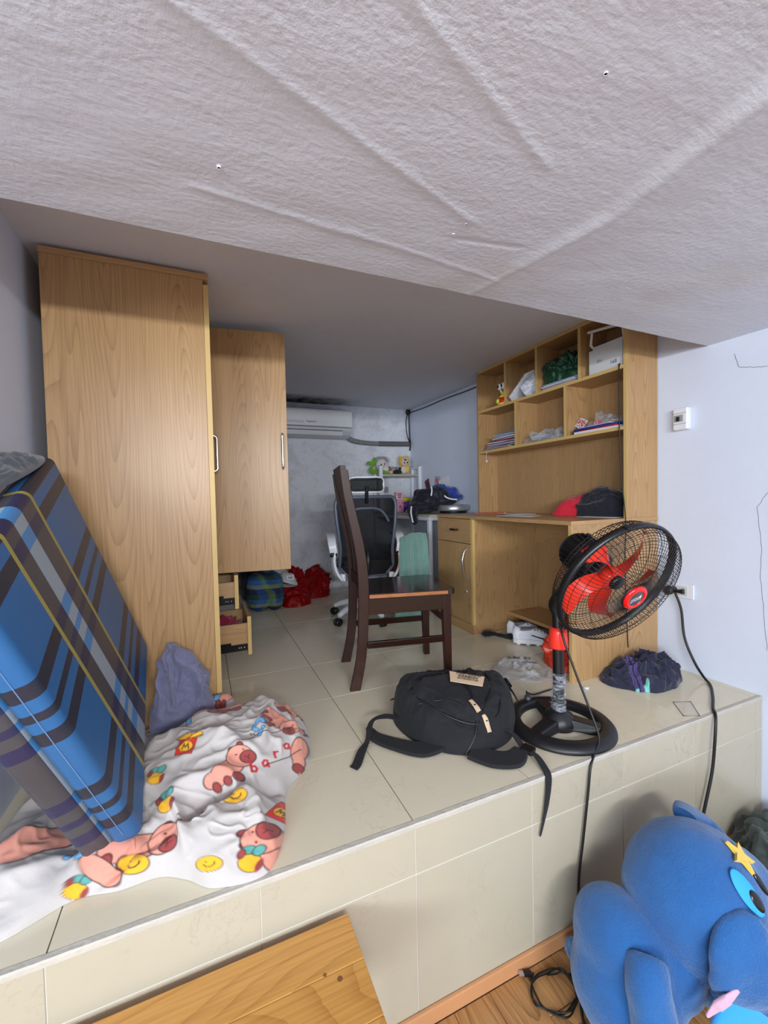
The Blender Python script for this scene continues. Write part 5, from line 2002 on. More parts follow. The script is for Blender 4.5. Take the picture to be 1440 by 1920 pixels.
# binders, patterned card and bag in the third middle cubby
g = G()
zz = SH2 + .0006
for k, (c, th, sx, sy) in enumerate((((222, 224, 230), .012, .075, .135), ((196, 34, 44), .006, .07, .13), ((40, 54, 130), .010, .072, .128), ((190, 194, 220), .006, .066, .11))):
    g = G()
    g.M = Matrix.Translation((1.985, 1.60 + .006 * k, zz + th / 2)) @ Matrix.Rotation((.03, -.06, .05, -.1)[k], 4, 'Z')
    g.box(-sx, sx, -sy, sy, -th / 2, th / 2)
    lab = ('white binder at the bottom of the pile in the right middle cubby', 'red folder between the white binder and blue folder in the right middle cubby', 'dark blue folder near the top of the pile in the right middle cubby', 'pale lilac notebook on top of the dark blue folder in the right middle cubby')[k]
    tag(obj(('binder', 'folder', 'folder', 'notebook')[k], g, plain('cover_pile_%d' % k, c, .45), bevel=.001, seg=1), lab, ('binder', 'folder', 'folder', 'notebook')[k])
    zz += th + .0008
g = G()
for c, r in (((1.935, 1.742, SH2 + .014), (.022, .022, .013)), ((1.955, 1.752, SH2 + .02), (.02, .018, .018))):
    g.ell(c, r, 12)
tag(soft(obj('black_pouch', g, cloth('black_fabric', (20, 20, 24), .8)), .004, 3), 'small black pouch at the left end of the binder pile', 'pouch')
pc = NT('red_patterned_card')
vo = pc.node('ShaderNodeTexVoronoi')
vo.inputs['Scale'].default_value = 95
pc.link(pc.coords(), vo.inputs['Vector'])
pc.col(pc.ramp(vo.outputs['Distance'], [(.0, lin(232, 226, 228)), (.42, lin(232, 226, 228)), (.46, lin(196, 30, 62)), (1, lin(196, 30, 62))], 'CONSTANT'))
cdm = thing('playing_card', 'red patterned card with white border leaning behind the binder pile', 'card', (2.0, 1.74, SH2 + .03))
mm = frame((1.965, 1.735, SH2 + .066), (-.92, .05, .42), (0, -.86, -.5))
g = G()
g.M = mm
g.box(-.036, .036, -.028, .028, -.0005, .0005)
cc_ = obj('card', g, M['paper'], cdm)
g = G()
g.M = mm
g.box(-.030, .030, -.022, .022, .0006, .0009)
obj('card_print', g, pc.m, cc_)
bag_heap('clear_bag', 'puffy clear plastic bag with small red things on the blue folder', [(1.93, 1.50), (2.03, 1.49), (2.05, 1.57), (2.04, 1.66), (1.95, 1.68), (1.92, 1.60)], .07, 141, [(1.99, 1.56, .05, .5)], M['clear'], z0=zz + .0005, fold=.04)
g = G()
g.ell((1.965, 1.645, zz + .018), (.014, .02, .014), 12)
g.ell((1.985, 1.63, zz + .022), (.016, .012, .016), 12)
tag(soft(obj('red_ball', g, plain('toy_red_2', (206, 40, 60), .5)), .004, 2), 'small red lump inside the puffy clear bag', 'toy')
tag(obj('eraser', G().box(1.93, 1.96, 1.445, 1.475, SH2 + .0006, SH2 + .016), plain('pale_blue_rubber', (110, 160, 210), .6), bevel=.003), 'small pale blue block at the right end of the middle shelf', 'eraser')

# on the desk
sheet('loose_paper', 'white sheet lying flat near the middle of the desk top', (1.70, 1.95, .7485), .15, .21, .5, (0, 0), M['paper'], None, curl=.002)
sheet('loose_paper', 'white paper beside the red pencil at the far left of the desk', (1.88, 2.18, .7482), .16, .22, -.25, (0, 0), M['paper'], None, curl=.002, seed=2)
g = G()
g.tube([(1.73, 2.42, .751), (1.88, 2.30, .751)], .0042, 6)
pen = thing('pencil', 'red pencil lying on the far end of the desk', 'pencil', (1.8, 2.36, .747))
obj('shaft', g, plain('pencil_red', (190, 60, 50), .4), pen)
g = G()
g.tube([(1.88, 2.30, .751), (1.894, 2.289, .751)], [.0042, .0008], 6)
obj('tip', g, plain('pencil_wood', (206, 176, 130), .6), pen)
sheet('loose_paper', 'white sheet partly under the red and navy jacket on the desk', (1.93, 1.56, .7478), .18, .20, .1, (0, 0), M['paper'], None, curl=.001, seed=4)

# ------------------------------------------------------------------ corner desk things
pan = thing('electric_pan', 'round silver electric pan under the tracksuit on the corner desk', 'pan', (1.915, 2.985, .7352))
g = G()
g.M = Matrix.Translation((1.915, 2.985, .7355))
g.lathe([(0, 0), (.108, 0), (.112, .012), (.108, .018), (0, .018)], 40)
obj('pan_base', g, M['black_plastic'], pan)
g = G()
g.M = Matrix.Translation((1.915, 2.985, .7355))
g.lathe([(.118, .0185), (.128, .022), (.130, .030), (.130, .062), (.124, .066), (.120, .062), (.118, .03), (0, .03)], 48)
obj('pan_body', g, M['steel'], pan)
g = G()
g.tube([(2.028, 3.02, .785), (2.040, 3.04, .79)], [.016, .014], 12)
obj('pan_grip', g, plain('maroon_plastic', (66, 22, 24), .4), pan)


def soft_toy(name, label, parts, base, extras=(), cat='plush toy', vox=.006):
    t = thing(name, label, cat, base)
    B = Vector(base)
    for nm, m, lumps in parts:
        g = G()
        for c, r in lumps:
            g.ell(B + Vector(c), r, 16)
        soft(obj(nm, g, m, t), vox, 3)
    for nm, m, lumps in extras:
        for c, r in lumps:
            g = G()
            g.ell(B + Vector(c), r, 12)
            obj(nm, g, m, t)
    return t


fur_y = cloth('yellow_plush', (226, 184, 72), .95, wr=.4, sheen=.6)
fur_w = cloth('white_plush', (216, 212, 208), .95, wr=.4, sheen=.6)
fur_g = cloth('grey_plush', (150, 148, 148), .95, wr=.5, sheen=.6)
fur_gr = cloth('green_plush', (104, 164, 36), .95, wr=.4, sheen=.6)
fur_b = cloth('brown_plush', (158, 96, 44), .95, wr=.4, sheen=.6)
fur_k = cloth('black_plush', (22, 21, 22), .95, wr=.4, sheen=.4)
skin = cloth('cream_plush', (222, 196, 176), .9)
blk = plain('black_eye', (14, 14, 16), .2)
SZ = 1.1035
soft_toy('plush_toy', 'yellow plush toy with a blue forehead patch at the right end of the shelf',
         [('plush_body', fur_y, (((0, 0, .048), (.046, .038, .05)), ((.034, -.025, .05), (.022, .022, .036)), ((0, -.012, .128), (.064, .05, .060)), ((-.045, 0, .178), (.016, .012, .016)), ((.045, 0, .178), (.016, .012, .016)))),
          ('plush_face', skin, (((-.008, -.048, .122), (.040, .022, .044)),)), ('plush_belly', fur_w, (((-.014, -.028, .045), (.032, .020, .038)),))],
         (1.885, 3.84, SZ), (('eye', blk, (((-.024, -.069, .115), (.007, .004, .009)), ((.008, -.069, .117), (.007, .004, .009)))), ('forehead_patch', plain('blue_patch', (62, 96, 170), .8), (((-.014, -.067, .143), (.016, .005, .011)),)), ('nose', blk, (((-.009, -.071, .102), (.005, .003, .004)),))))
soft_toy('plush_toy', 'grey haired plush doll with white face and green body on the shelf',
         [('plush_body', fur_gr, (((.01, -.01, .022), (.066, .04, .024)), ((.05, -.015, .018), (.05, .03, .018)))),
          ('plush_head', fur_w, (((0, 0, .098), (.056, .046, .062)), ((.030, -.005, .055), (.045, .038, .042)))),
          ('plush_hair', fur_g, (((-.012, .006, .160), (.055, .03, .022)), ((.030, .004, .164), (.036, .024, .018)), ((-.052, .008, .140), (.022, .022, .032)), ((.062, .0, .142), (.016, .018, .018))))],
         (1.645, 3.85, SZ), (('eye', blk, (((-.020, -.045, .098), (.006, .004, .009)), ((.012, -.046, .102), (.006, .004, .009)))), ('cheek', plain('pink_felt', (220, 130, 120), .9), (((.012, -.047, .080), (.008, .003, .005)), ((-.024, -.045, .083), (.006, .003, .004))))))
soft_toy('plush_toy', 'green plush toy with leaf shaped ears and brown face behind the left shelf frame',
         [('plush_body', fur_gr, (((.0, 0, .045), (.045, .036, .046)),)), ('plush_leaf', fur_gr, (((-.035, 0, .112), (.038, .014, .020)), ((.018, 0, .138), (.024, .014, .034)), ((-.005, 0, .095), (.012, .010, .03)))),
          ('plush_face', skin, (((.002, -.033, .062), (.022, .010, .016)),))],
         (1.553, 3.85, SZ), (('eye', blk, (((-.008, -.043, .064), (.005, .003, .006)), ((.011, -.043, .061), (.005, .003, .006)))),))
soft_toy('plush_toy', 'small brown plush toy squeezed between the grey haired doll and the black one',
         [('plush_body', fur_b, (((0, 0, .048), (.020, .022, .032)), ((.004, .004, .070), (.018, .018, .016)))), ('plush_face', skin, (((.006, -.018, .020), (.026, .02, .017)),))],
         (1.728, 3.845, SZ), (('eye', blk, (((.008, -.021, .050), (.004, .003, .006)),)),))
soft_toy('plush_toy', 'grey and black plush toy lying on its side on the shelf',
         [('plush_body', fur_k, (((.03, -.012, .028), (.058, .034, .028)), ((.058, -.004, .055), (.026, .028, .022)))), ('plush_head', fur_g, (((-.018, 0, .052), (.036, .032, .032)), ((.018, -.008, .062), (.030, .022, .018))))],
         (1.782, 3.845, SZ), (('eye', blk, (((.004, -.03, .066), (.009, .003, .004)),)),))
# small toys on the desk top
DZ = .7355
pink = plain('pink_toy_plastic', (224, 160, 196), .4)
hot = plain('deep_pink_print', (180, 30, 84), .5)
t = thing('pink_box', 'pale pink toy box with dark pink heart prints on the corner desk', 'box', (1.665, 3.50, DZ))
b_ = obj('box_body', G().box(1.632, 1.70, 3.47, 3.53, DZ + .0005, DZ + .115), pink, t, bevel=.006)
for (x, z, s_) in ((1.66, .055, .012), (1.685, .085, .008), (1.648, .09, .006)):
    g = G()
    g.M = frame((x, 3.4695, DZ + z), (0, -1, 0), (1, 0, 0))
    g.prism([(0, -s_), (s_, .2 * s_), (.6 * s_, .9 * s_), (0, .5 * s_), (-.6 * s_, .9 * s_), (-s_, .2 * s_)], 'z', 0, .0006)
    obj('heart_print', g, hot, b_)
t = thing('pink_box', 'second pale pink box with pink lettering standing on the first', 'box', (1.66, 3.50, DZ + .116))
b_ = obj('box_body', G().box(1.625, 1.692, 3.475, 3.525, DZ + .1158, DZ + .186), plain('paler_pink', (230, 196, 208), .5), t, bevel=.003)
g = G()
for k in range(3):
    g.box(1.635 + .004 * k, 1.682 - .005 * k, 3.4738, 3.4748, DZ + .166 - .017 * k, DZ + .175 - .017 * k)
obj('print_bars', g, hot, b_)
t = thing('toy_cup', 'purple cup with a slanted yellow lid on the corner desk', 'cup', (1.745, 3.52, DZ))
g = G()
g.M = Matrix.Translation((1.745, 3.52, DZ + .0005)) @ Matrix.Rotation(-.12, 4, 'Y')
g.lathe([(0, .006), (.034, .006), (.044, .10), (0, .10)], 24)
obj('cup', g, plain('purple_plastic', (104, 60, 160), .35), t)
g = G()
g.M = Matrix.Translation((1.745, 3.52, DZ)) @ Matrix.Rotation(-.12, 4, 'Y')
g.lathe([(0, .1005), (.049, .1005), (.048, .128), (.040, .138), (0, .14)], 24)
obj('lid', g, plain('yellow_plastic', (222, 206, 40), .35), t)
for nm, lab, c, r, col in (('toy_figure', 'orange toy figure with a red base in front of the purple cup', (1.775, 3.42), .03, (232, 120, 36)), ('toy_figure', 'small dark orange toy figure right of the larger one', (1.822, 3.44), .022, (200, 90, 30))):
    t = thing(nm, lab, 'toy', (*c, DZ))
    g = G()
    g.M = Matrix.Translation((*c, DZ + .0005))
    g.lathe([(0, 0), (r * .8, 0), (r * .75, r * 1.3), (0, r * 1.3)], 16)
    obj('figure_base', g, plain('dark_red_plastic_%d' % (r * 1000), (150, 40, 34), .4), t)
    g = G()
    for cc2, rr2 in (((0, 0, r * 1.9), (r * .8, r * .7, r * .8)), ((0, -.1 * r, r * 2.9), (r * .95, r * .8, r * .8)), ((-r * .8, 0, r * 2.0), (r * .4, r * .4, r * .5)), ((r * .8, 0, r * 2.1), (r * .4, r * .4, r * .5)), ((-.6 * r, 0, r * 3.6), (r * .3, r * .2, r * .35)), ((.6 * r, 0, r * 3.6), (r * .3, r * .2, r * .35))):
        g.ell(Vector((*c, DZ)) + Vector(cc2), rr2, 14)
    soft(obj('figure_body', g, plain('toy_orange_%d' % (r * 1000), col, .4), t), .004, 2)
    g = G()
    g.ell(Vector((*c, DZ)) + Vector((-.1 * r, -.9 * r, r * 2.8)), (r * .45, r * .2, r * .35), 12)
    obj('figure_snout', g, plain('toy_pale_%d' % (r * 1000), (236, 190, 70), .4), t)
g = G()
g.M = Matrix.Translation((1.735, 3.44, DZ + .0005))
g.lathe([(0, 0), (.034, 0), (.036, .012), (.028, .024), (0, .026)], 20)
tag(obj('toy_dish', g, plain('pale_blue_plastic', (170, 196, 226), .35)), 'pale blue round toy dish in front of the purple cup', 'dish')
# pictures stuck on the right wall and paper shade
for nm, lab, y, z, w_, h_, rot, c1, c2 in (('wall_picture', 'dark red picture card stuck askew on the right wall', 3.64, .995, .085, .10, .35, (120, 24, 34), (30, 20, 24)), ('wall_picture', 'white and pink picture card stuck on the right wall', 3.46, 1.02, .10, .09, -.1, (190, 170, 190), (206, 110, 120)), ('wall_picture', 'pale pink card stuck low on the right wall', 3.66, .925, .065, .06, .1, (214, 176, 206), (196, 130, 190))):
    x = wall_x(y) - .002
    t = thing(nm, lab, 'picture', (x, y, z))
    mm = frame((x, y, z), (-1, 0, 0), (0, -math.cos(rot), math.sin(rot)))
    g = G()
    g.M = mm
    g.box(-w_ / 2, w_ / 2, -h_ / 2, h_ / 2, -.001, .0005)
    cdo = obj('card', g, plain(nm + str(y), c1, .5), t)
    g = G()
    g.M = mm
    for k, (a, b, s_) in enumerate(((-.1, .1, .22), (.15, -.1, .26), (0, -.25, .18))):
        g.ell((a * w_, b * h_, .0006), (s_ * w_, s_ * h_, .0005), 10)
    obj('card_print', g, plain(nm + 'p' + str(y), c2, .5), cdo)
mm = frame((wall_x(3.32) - .012, 3.33, 1.0), (-.97, -.1, .1), (0, -1, .15))
g = G()
g.M = mm
g.prism([(-.09, .03), (.075, .055), (.085, -.06), (.0, -.075), (-.06, -.03)], 'z', 0, .0012)
tag(obj('paper_flag', g, plain('white_card', (224, 226, 230), .6)), 'blank white paper stuck on the right wall above the blue shirt', 'paper')
tag(obj('wall_switch', G().box(1.72, 1.765, 3.963, 3.9695, .925, .985), plain('grey_switch', (150, 152, 158), .4), bevel=.002), 'small grey switch plate on the back wall behind the pink boxes', 'switch')

# ------------------------------------------------------------------ under the desk and on the tiles
shoe_w = plain('white_shoe_leather', (216, 218, 224), .55, bump=(200, .08))
sole_w = plain('white_rubber', (222, 222, 226), .6)


def sneaker(label, c, ang, left):
    t = thing('sneaker', label, 'shoe', (*c, 0), ang, 'white sneakers under the desk')
    L = .275
    xs_ = np.linspace(0, 1, 26)
    halfw = np.interp(xs_, [0, .08, .25, .45, .7, .88, 1], [.020, .034, .036, .036, .046, .040, .012])
    ctr = np.interp(xs_, [0, .5, 1], [0, .004 * left, -.006 * left])
    topz = np.interp(xs_, [0, .03, .10, .22, .33, .45, .60, .75, .9, 1], [.075, .100, .098, .078, .082, .094, .080, .058, .050, .030])
    P = []
    for i, t_ in enumerate(xs_):
        row = []
        for a in np.linspace(0, PI, 15):
            yy2 = math.cos(a)
            zz2 = math.sin(a) ** .62
            nar = 1 - .45 * zz2 * (1 if t_ < .5 else .7)
            row.append((t_ * L, ctr[i] + halfw[i] * math.copysign(abs(yy2) ** .7, yy2) * nar, .022 + (topz[i] - .022) * zz2))
        P.append(row)
    P = np.array(P)
    g = G()
    g.grid(P)
    g.add(P[0], [tuple(range(15))])
    g.add(P[-1], [tuple(range(14, -1, -1))])
    up = obj('upper', g, shoe_w, t, local=True)
    n = 34
    pl_ = [(x * L, ctr_ + hw_) for x, ctr_, hw_ in zip(xs_, ctr, halfw + .004)] + [(x * L, ctr_ - hw_) for x, ctr_, hw_ in zip(xs_[::-1], ctr[::-1], (halfw + .004)[::-1])]
    pl_ = pl_[::-1]
    obj('sole', G().prism(pl_, 'z', .008, .032), sole_w, t, local=True, bevel=.004)
    for k in range(9):
        x = .02 + k * .027
        w2 = float(np.interp(x / L, xs_, halfw)) - .002
        obj('tread_lug', G().box(x, x + .017, -w2, w2, 0, .008), M['black_satin'] if k % 2 else sole_w, t, local=True, bevel=.002)
    g = G()
    for a in np.linspace(0, 1, 1):
        pass
    g.M = Matrix.Translation((.068, 0, .083)) @ Matrix.Rotation(-.12, 4, 'Y')
    g.lathe([(0, .0), (.9, .0)], 24) if False else g.ell((0, 0, 0), (.046, .021, .008), 18)
    obj('opening', g, plain('grey_lining', (120, 122, 130), .9), up, local=True, label='dark grey opening')
    for k in range(5):
        x = .118 + .018 * k
        z = float(np.interp(x / L, xs_, topz)) + .001
        g = G()
        g.tube([(x, -.020, z - .010), (x + .004, -.008, z + .001), (x + .008, .008, z + .001), (x + .012, .020, z - .010)], .0018, 6, sub=4)
        obj('lace', g, plain('grey_lace', (96, 94, 104), .8), t, local=True)
    g = G()
    g.tube([(.12, 0, .098), (.105, .012, .104), (.11, .026, .09), (.125, .016, .092), (.12, 0, .098), (.112, -.014, .104), (.12, -.028, .088), (.132, -.014, .09)], .0016, 6, sub=5)
    obj('lace', g, plain('grey_lace', (96, 94, 104), .8), t, local=True)
    for s_ in (-1, 1):
        g = G()
        g.tube([(.10, s_ * .0375, .060), (.16, s_ * .041, .045), (.21, s_ * .044, .040)], [.002, .004, .001], 8, sub=4)
        obj('side_stripe', g, M['ink'], up, local=True, label='dark side stripe')
    g = G()
    g.M = frame((.045, -.036, .050), (0, -1, .15), (1, 0, 0))
    g.lathe([(0, .0025), (.010, .0022), (.011, 0)], 16)
    obj('heel_badge', g, M['paper'], up, local=True)
    return t


sneaker('white sneaker with grey laces, the nearer of the pair under the desk', (1.662, 1.965), math.radians(-38), 1)
sneaker('white sneaker with grey laces, the farther of the pair under the desk', (1.700, 2.065), math.radians(-34), -1)
g = G()
g.tube([(1.575, 2.125, .018), (1.60, 2.118, .020), (1.635, 2.09, .015), (1.665, 2.05, .013), (1.695, 2.015, .012)], [.022, .020, .013, .014, .024], 12, sub=6)
g.ell((1.575, 2.13, .016), (.018, .022, .015), 12)
g.ell((1.698, 2.02, .012), (.03, .018, .011), 12)
tag(soft(obj('sock', g, cloth('black_knit', (16, 16, 20), .95)), .005, 3, (.03, .012)), 'black sock crumpled on the tiles before the cupboard side', 'sock')
ob = NT('orange_red_plastic_bag')
ob.col(lin(206, 58, 34))
ob.set(Roughness=.3, Transmission_Weight=.15)
ob.bump(ob.noise(ob.coords(), 14, 4, .6), .6, .02)
bag_heap('shopping_bag', 'orange red plastic shopping bag slumped inside the desk by its end panel', [(1.575, 1.60), (1.60, 1.51), (1.68, 1.465), (1.765, 1.475), (1.77, 1.62), (1.73, 1.71), (1.64, 1.70)], .17, 151, [(1.66, 1.60, .05, .7), (1.72, 1.56, .06, .3)], ob.m, fold=.06)
cbag, P = bag_heap('clear_bag', 'flat clear plastic bag with black lettering lying on the tiles by the fan pole', [(1.262, 1.655), (1.33, 1.545), (1.41, 1.49), (1.49, 1.482), (1.56, 1.53), (1.56, 1.66), (1.50, 1.75), (1.40, 1.755), (1.32, 1.72)], .03, 161, [(1.38, 1.60, .05, .9)], M['clear'], fold=.028)
for (x, y, s_, body, rot) in ((1.455, 1.675, .042, 'LAUN', -.6), (1.475, 1.625, .030, 'special', -.6)):
    mm = Matrix.Translation((x, y, zat(P, x, y) + .012)) @ Matrix.Rotation(rot, 4, 'Z')
    text('bag_lettering', body, s_, mm, M['ink'], cbag)
tag(obj('usb_receiver', G().box(1.535, 1.553, 1.338, 1.352, .0006, .009), M['white_plastic'], bevel=.002), 'tiny white plastic piece on the tiles before the desk end', 'plastic piece')
g = G()
g.M = Matrix.Translation((1.02, 1.245, 0))
# thin clear cover with dark rim by the platform edge
sc = thing('screen_protector', 'thin clear glass plate with dark rim near the platform edge', 'glass plate', (1.755, 1.035, 0))
pts = [(1.759, 1.104), (1.826, 1.075), (1.741, .992), (1.684, 1.018)]
gl = NT('thin_clear_glass')
tr = gl.node('ShaderNodeBsdfTransparent')
mx = gl.node('ShaderNodeMixShader')
mx.inputs[0].default_value = .16
gl.link(tr.outputs[0], mx.inputs[1])
gl.link(gl.b.outputs[0], mx.inputs[2])
gl.link(mx.outputs[0], gl.n['Material Output'].inputs[0])
gl.set(Roughness=.04)
obj('glass', G().prism(pts[::-1], 'z', .0006, .0016), gl.m, sc)
g = G()
g.tube([(x, y, .0016) for x, y in pts], .0011, 6, closed=True)
obj('rim', g, plain('dark_rim', (74, 72, 66), .5), sc)
# a round cable end lying on the fan base
cn = thing('cable_end', 'short black lead with a small round plug resting on the fan base', 'cable', (1.1, 1.30, .03))
g = G()
g.M = frame((1.190, 1.322, .046), (-.5, -.6, .6))
g.lathe([(0, -.006), (.012, -.006), (.014, 0), (.012, .006), (0, .006)], 18)
pl3 = obj('round_plug', g, plain('dark_blue_grey_plastic', (44, 48, 62), .4), cn)
g = G()
g.tube([(1.196, 1.332, .048), (1.21, 1.352, .054), (1.235, 1.375, .036), (1.28, 1.388, .012), (1.36, 1.40, .005), (1.46, 1.408, .004)], .0032, 7, sub=6)
obj('lead', g, M['cord'], cn)
# mains lead of the fan, over the platform edge to the floor
g = G()
g.tube([(1.188, 1.150, .40), (1.178, 1.120, .34), (1.192, 1.085, .24), (1.21, 1.04, .12), (1.205, 1.0, .045), (1.165, .985, .008), (1.13, .9705, -.02), (1.112, .9655, -.10), (1.09, .9655, -.24), (1.07, .9655, -.36), (1.062, .962, -.48), (1.055, .955, -.535), (1.03, .93, -.558), (.98, .88, -.559), (.90, .80, -.559), (.86, .70, -.559), (.84, .55, -.559)], .0042, 8, sub=8)
tag(obj('trailing_cable', g, M['cord']), 'thin black cable of the fan hanging over the platform edge to the floor', 'cable')
g = G()
rr3 = random.Random(2)
pts = []
for k in range(44):
    a = 2 * PI * k / 15 + 2.2
    rx, ry = .068 - .010 * math.sin(k * .37), .052 + .008 * math.cos(k * .51)
    pts.append((.882 + rx * math.cos(a) + .006 * math.sin(k), .882 + ry * math.sin(a) + .004 * math.cos(k * 1.7), -.561 + .0035 + .0022 * (k // 15) + .0015 * math.sin(k * 2.2)))
pts = [(.838, .952, -.556), (.86, .945, -.556)] + pts
g.tube(pts, .0024, 7, sub=6)
cc3 = thing('charging_cable', 'coiled thin black charging cable on the laminate floor beside the riser', 'cable', (.895, .88, -.565))
obj('cable', g, M['cord'], cc3)
g = G()
g.M = frame((.838, .952, -.5535), (-.7, .2, .15), (0, 0, 1))
g.box(-.005, .005, -.007, .007, -.018, .008)
k1 = obj('connector', g, M['black_plastic'], cc3, bevel=.002)
g = G()
g.M = frame((.838, .952, -.5535), (-.7, .2, .15), (0, 0, 1))
g.box(-.0025, .0025, -.006, .006, .008, .022)
obj('connector_tip', g, M['steel'], k1)
g = G()
g.M = frame((.950, .880, -.553), (.2, 1, .1), (0, 0, 1))
g.box(-.006, .006, -.008, .008, -.016, .016)
obj('connector', g, M['black_plastic'], cc3, bevel=.002)

# ------------------------------------------------------------------ pine bench in front of the riser
bn = thing('bench', 'varnished pine bench standing against the tiled riser', 'bench', (-.15, .75, ZL))
BT = -.135
BXa, BXb, BYa, BYb = -.62, .292, .62, .952
bt = None
w3 = (BYb - BYa) / 3
for k in range(3):
    o = obj('seat_board', G().box(BXa, BXb, BYa + w3 * k + .0001, BYa + w3 * (k + 1) - .0001, BT - .024, BT), M['pine'], bn, bevel=.002)
for (x, y) in ((.215, .665), (.215, .895), (-.58, .665), (-.58, .895)):
    obj('leg', G().box(x, x + .035, y, y + .035, ZL, BT - .0245), M['pine'], bn, bevel=.003)
for y in (.672, .902):
    obj('rail', G().box(-.5445, .2145, y, y + .02, BT - .075, BT - .0245), M['pine'], bn, bevel=.002)
for (x, y, r) in ((.205, .845, .0042), (.232, .825, .006)):
    g = G()
    g.M = Matrix.Translation((x, y, BT))
    g.lathe([(0, .0006), (r * .6, .0006), (r, 0)], 14)
    obj('knot', g, plain('dark_knot_%d' % (x * 1000), (120, 78, 44), .4), bn)

# ------------------------------------------------------------------ blue plush toy, cloths on the lower floor
fur = NT('blue_plush')
v = fur.coords()
fur.col(fur.mix(fur.noise(v, 7, 5, .6), lin(22, 74, 134), lin(40, 104, 168)))
fur.bump(fur.math('ADD', fur.math('MULTIPLY', fur.noise(v, 240, 3, .6), .5), fur.noise(v, 18, 5, .65)), .55, .012)
fur.set(Roughness=.95, Sheen_Weight=.45, Sheen_Roughness=.45)
fur.b.inputs['Sheen Tint'].default_value = (.8, .9, 1, 1)
M['fur'] = fur.m
pl_ = thing('plush_animal', 'big blue plush animal with floppy ears sitting on the laminate floor at the riser', 'plush toy', (1.05, .72, ZL))
HEADL = (((1.202, .70, -.24), (.183, .165, .187)), ((1.239, .68, -.373), (.13, .13, .13)), ((1.40, .66, -.349), (.09, .10, .135)), ((1.31, .67, -.27), (.12, .13, .15)))
g = G()
for c, r in (((.996, .76, -.343), (.115, .13, .13)), ((.98, .74, -.43), (.127, .14, .130)), ((1.08, .72, -.36), (.10, .12, .12))):
    g.ell(c, r, 28)
soft(obj('plush_body', g, M['fur'], pl_), .010, 10, (.10, .012))
g = G()
for c, r in HEADL:
    g.ell(c, r, 28)
hd = soft(obj('plush_head', g, M['fur'], pl_), .010, 6, (.12, .010))
g = G()
for c, r in (((.985, .905, -.502), (.028, .034, .034)), ((.975, .885, -.47), (.022, .03, .02))):
    g.ell(c, r, 16)
soft(obj('tail', g, M['fur'], pl_), .008, 4)
# arm hanging at the near side
g = G()
g.tube([(.965, .67, -.27), (.935, .645, -.30), (.928, .63, -.345), (.915, .605, -.41), (.92, .60, -.47)], [.046, .050, .052, .052, .045], 20, sub=5)
g.ell((.92, .60, -.475), (.05, .05, .035), 18)
soft(obj('arm', g, M['fur'], pl_), .009, 5, (.08, .008))
g = G()
g.tube([(.93, .66, -.50), (.86, .63, -.51), (.82, .61, -.515)], [.055, .055, .045], 18, sub=4)
soft(obj('foot', g, M['fur'], pl_), .009, 6)


def flap(ctrl, widths, th, name, m, parent, normal, **kw):
    Pc, W_ = spline(np.array(ctrl, float), 8, False, np.array(widths, float))
    N0 = spline(np.array(normal, float), 8, False, np.array(widths, float))[0]
    Tn = np.gradient(Pc, axis=0)
    Tn /= np.linalg.norm(Tn, axis=1)[:, None]
    Sd = np.cross(Tn, N0)
    Sd /= np.linalg.norm(Sd, axis=1)[:, None]
    Nn = np.cross(Sd, Tn)
    ths = np.linspace(0, 2 * PI, 28, endpoint=False)
    R_ = []
    for i in range(len(Pc)):
        R_.append([Pc[i] + Sd[i] * W_[i] / 2 * math.cos(a) + Nn[i] * th * .5 * math.copysign(abs(math.sin(a)) ** .7, math.sin(a)) * (1 if abs(W_[i]) > .02 else .5) for a in ths])
    g = G()
    g.grid(np.array(R_), wrapv=True)
    g.add(R_[0], [tuple(range(27, -1, -1))])
    g.add(R_[-1], [tuple(range(28))])
    return obj(name, g, m, parent, **kw)


nE = (-.5, -.85, .1)
e1 = soft(flap([(1.175, .555, -.150), (1.145, .545, -.175), (1.12, .535, -.21), (1.115, .53, -.26), (1.12, .545, -.31), (1.10, .555, -.35)], [.05, .12, .165, .17, .155, .09], .05, 'ear', M['fur'], pl_, [(-.2, -.7, .7), (-.3, -.75, .6), (-.45, -.85, .3), nE, nE, nE]), .008, 3, (.06, .012))
e2 = flap([(1.072, .53, -.255), (1.05, .537, -.272), (1.03, .548, -.292), (1.012, .56, -.32)], [.008, .020, .022, .006], .014, 'ear_lining', cloth('pale_pink_plush', (206, 164, 186), .95, sheen=.5), e1, [nE] * 4, label='pale pink ear lining')
e3 = flap([(1.125, .53, -.315), (1.095, .53, -.35), (1.06, .535, -.385)], [.10, .13, .11], .035, 'ear_tip', cloth('sky_blue_plush', (46, 150, 220), .95, sheen=.5), e1, [nE] * 3, label='light sky blue ear tip')
eb = flap([(1.33, .80, -.13), (1.42, .82, -.17), (1.50, .80, -.26)], [.06, .12, .08], .04, 'ear', M['fur'], pl_, [(.3, 0, 1), (.8, 0, .6), (1, 0, 0)])


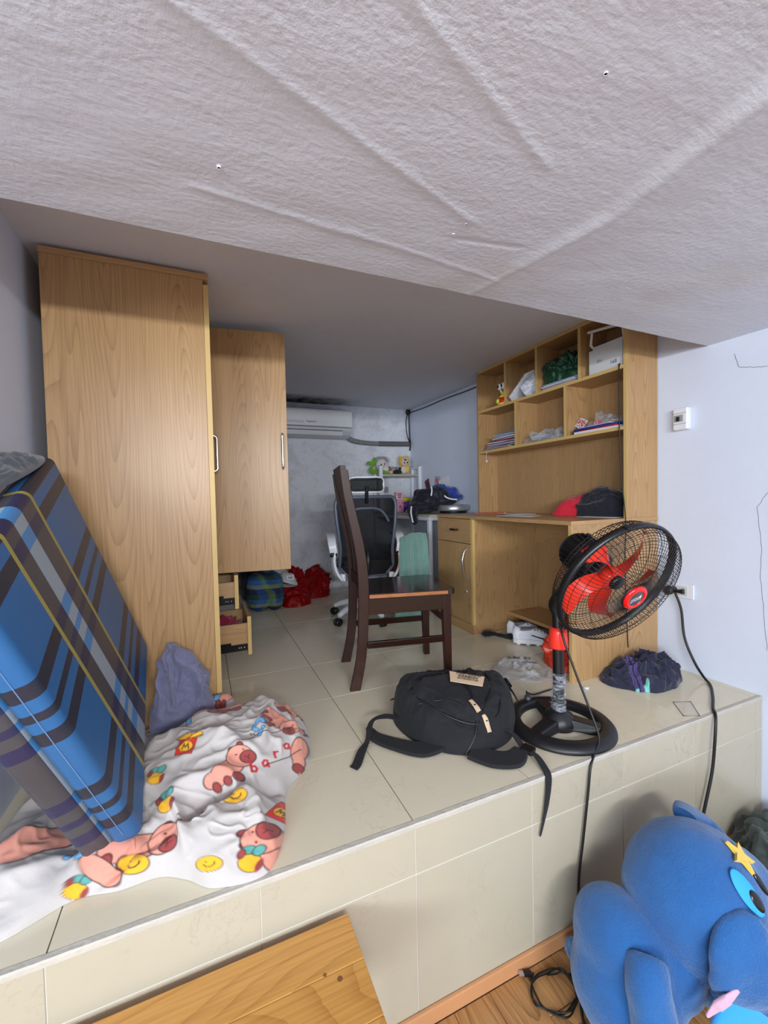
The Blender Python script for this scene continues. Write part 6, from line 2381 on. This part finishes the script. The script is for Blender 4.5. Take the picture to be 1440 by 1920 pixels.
def head_hit(x, z):
    """surface of the head's lumps towards -y"""
    best = (9, None)
    for c, r in HEADL:
        q = 1 - ((x - c[0]) / r[0]) ** 2 - ((z - c[2]) / r[2]) ** 2
        if q > 0:
            y = c[1] - r[1] * math.sqrt(q)
            if y < best[0]:
                n = Vector(((x - c[0]) / r[0] ** 2, (y - c[1]) / r[1] ** 2, (z - c[2]) / r[2] ** 2)).normalized()
                best = (y, n)
    return best


sky = plain('sky_blue_felt', (48, 158, 226), .8)
for (x, z, rx, rz, m, nm, lift) in ((1.196, -.118, .026, .050, sky, 'eye_patch', .002), (1.206, -.134, .015, .024, blk, 'eye', .007), (1.268, -.128, .012, .030, blk, 'eyebrow', .002)):
    y, n = head_hit(x, z)
    g = G()
    g.M = frame(Vector((x, y, z)) + n * lift, n, (.9, -.1, .35))
    g.ell((0, 0, 0), (rx, rz, .006), 24)
    obj(nm, g, m, hd)
sp_ = [((.040 if k % 2 == 0 else .016) * math.cos(2 * PI * k / 10 + .5), (.040 if k % 2 == 0 else .016) * math.sin(2 * PI * k / 10 + .5)) for k in range(10)]
g = G()
y, n = head_hit(1.25, -.085)
g.M = frame(Vector((1.25, y, -.085)) + n * .008, n, (1, .2, 0))
g.prism(sp_, 'z', -.004, .005)
obj('star_patch', g, cloth('yellow_felt', (222, 188, 70), .9), hd, bevel=.004, label='yellow felt star')
P = mound([(1.72, .80), (1.80, .70), (1.95, .66), (2.10, .72), (2.12, .88), (2.0, .945), (1.82, .93)], .16, 171, .05, 7, 40, 130, z0=ZL + .001, pw=3)
tag(heap('green_jacket', P, cloth('dark_green_nylon', (44, 56, 50), .7)), 'dark green jacket bunched in the corner behind the blue plush', 'jacket')
P = mound([(1.27, .56), (1.28, .44), (1.42, .36), (1.62, .38), (1.70, .52), (1.62, .64), (1.48, .60)], .18, 181, .05, 7, 40, 130, z0=ZL + .001, pw=3)
tag(heap('maroon_cloth', P, cloth('maroon_fleece', (66, 22, 34), .95)), 'maroon fleece heaped in front of the blue plush', 'cloth')
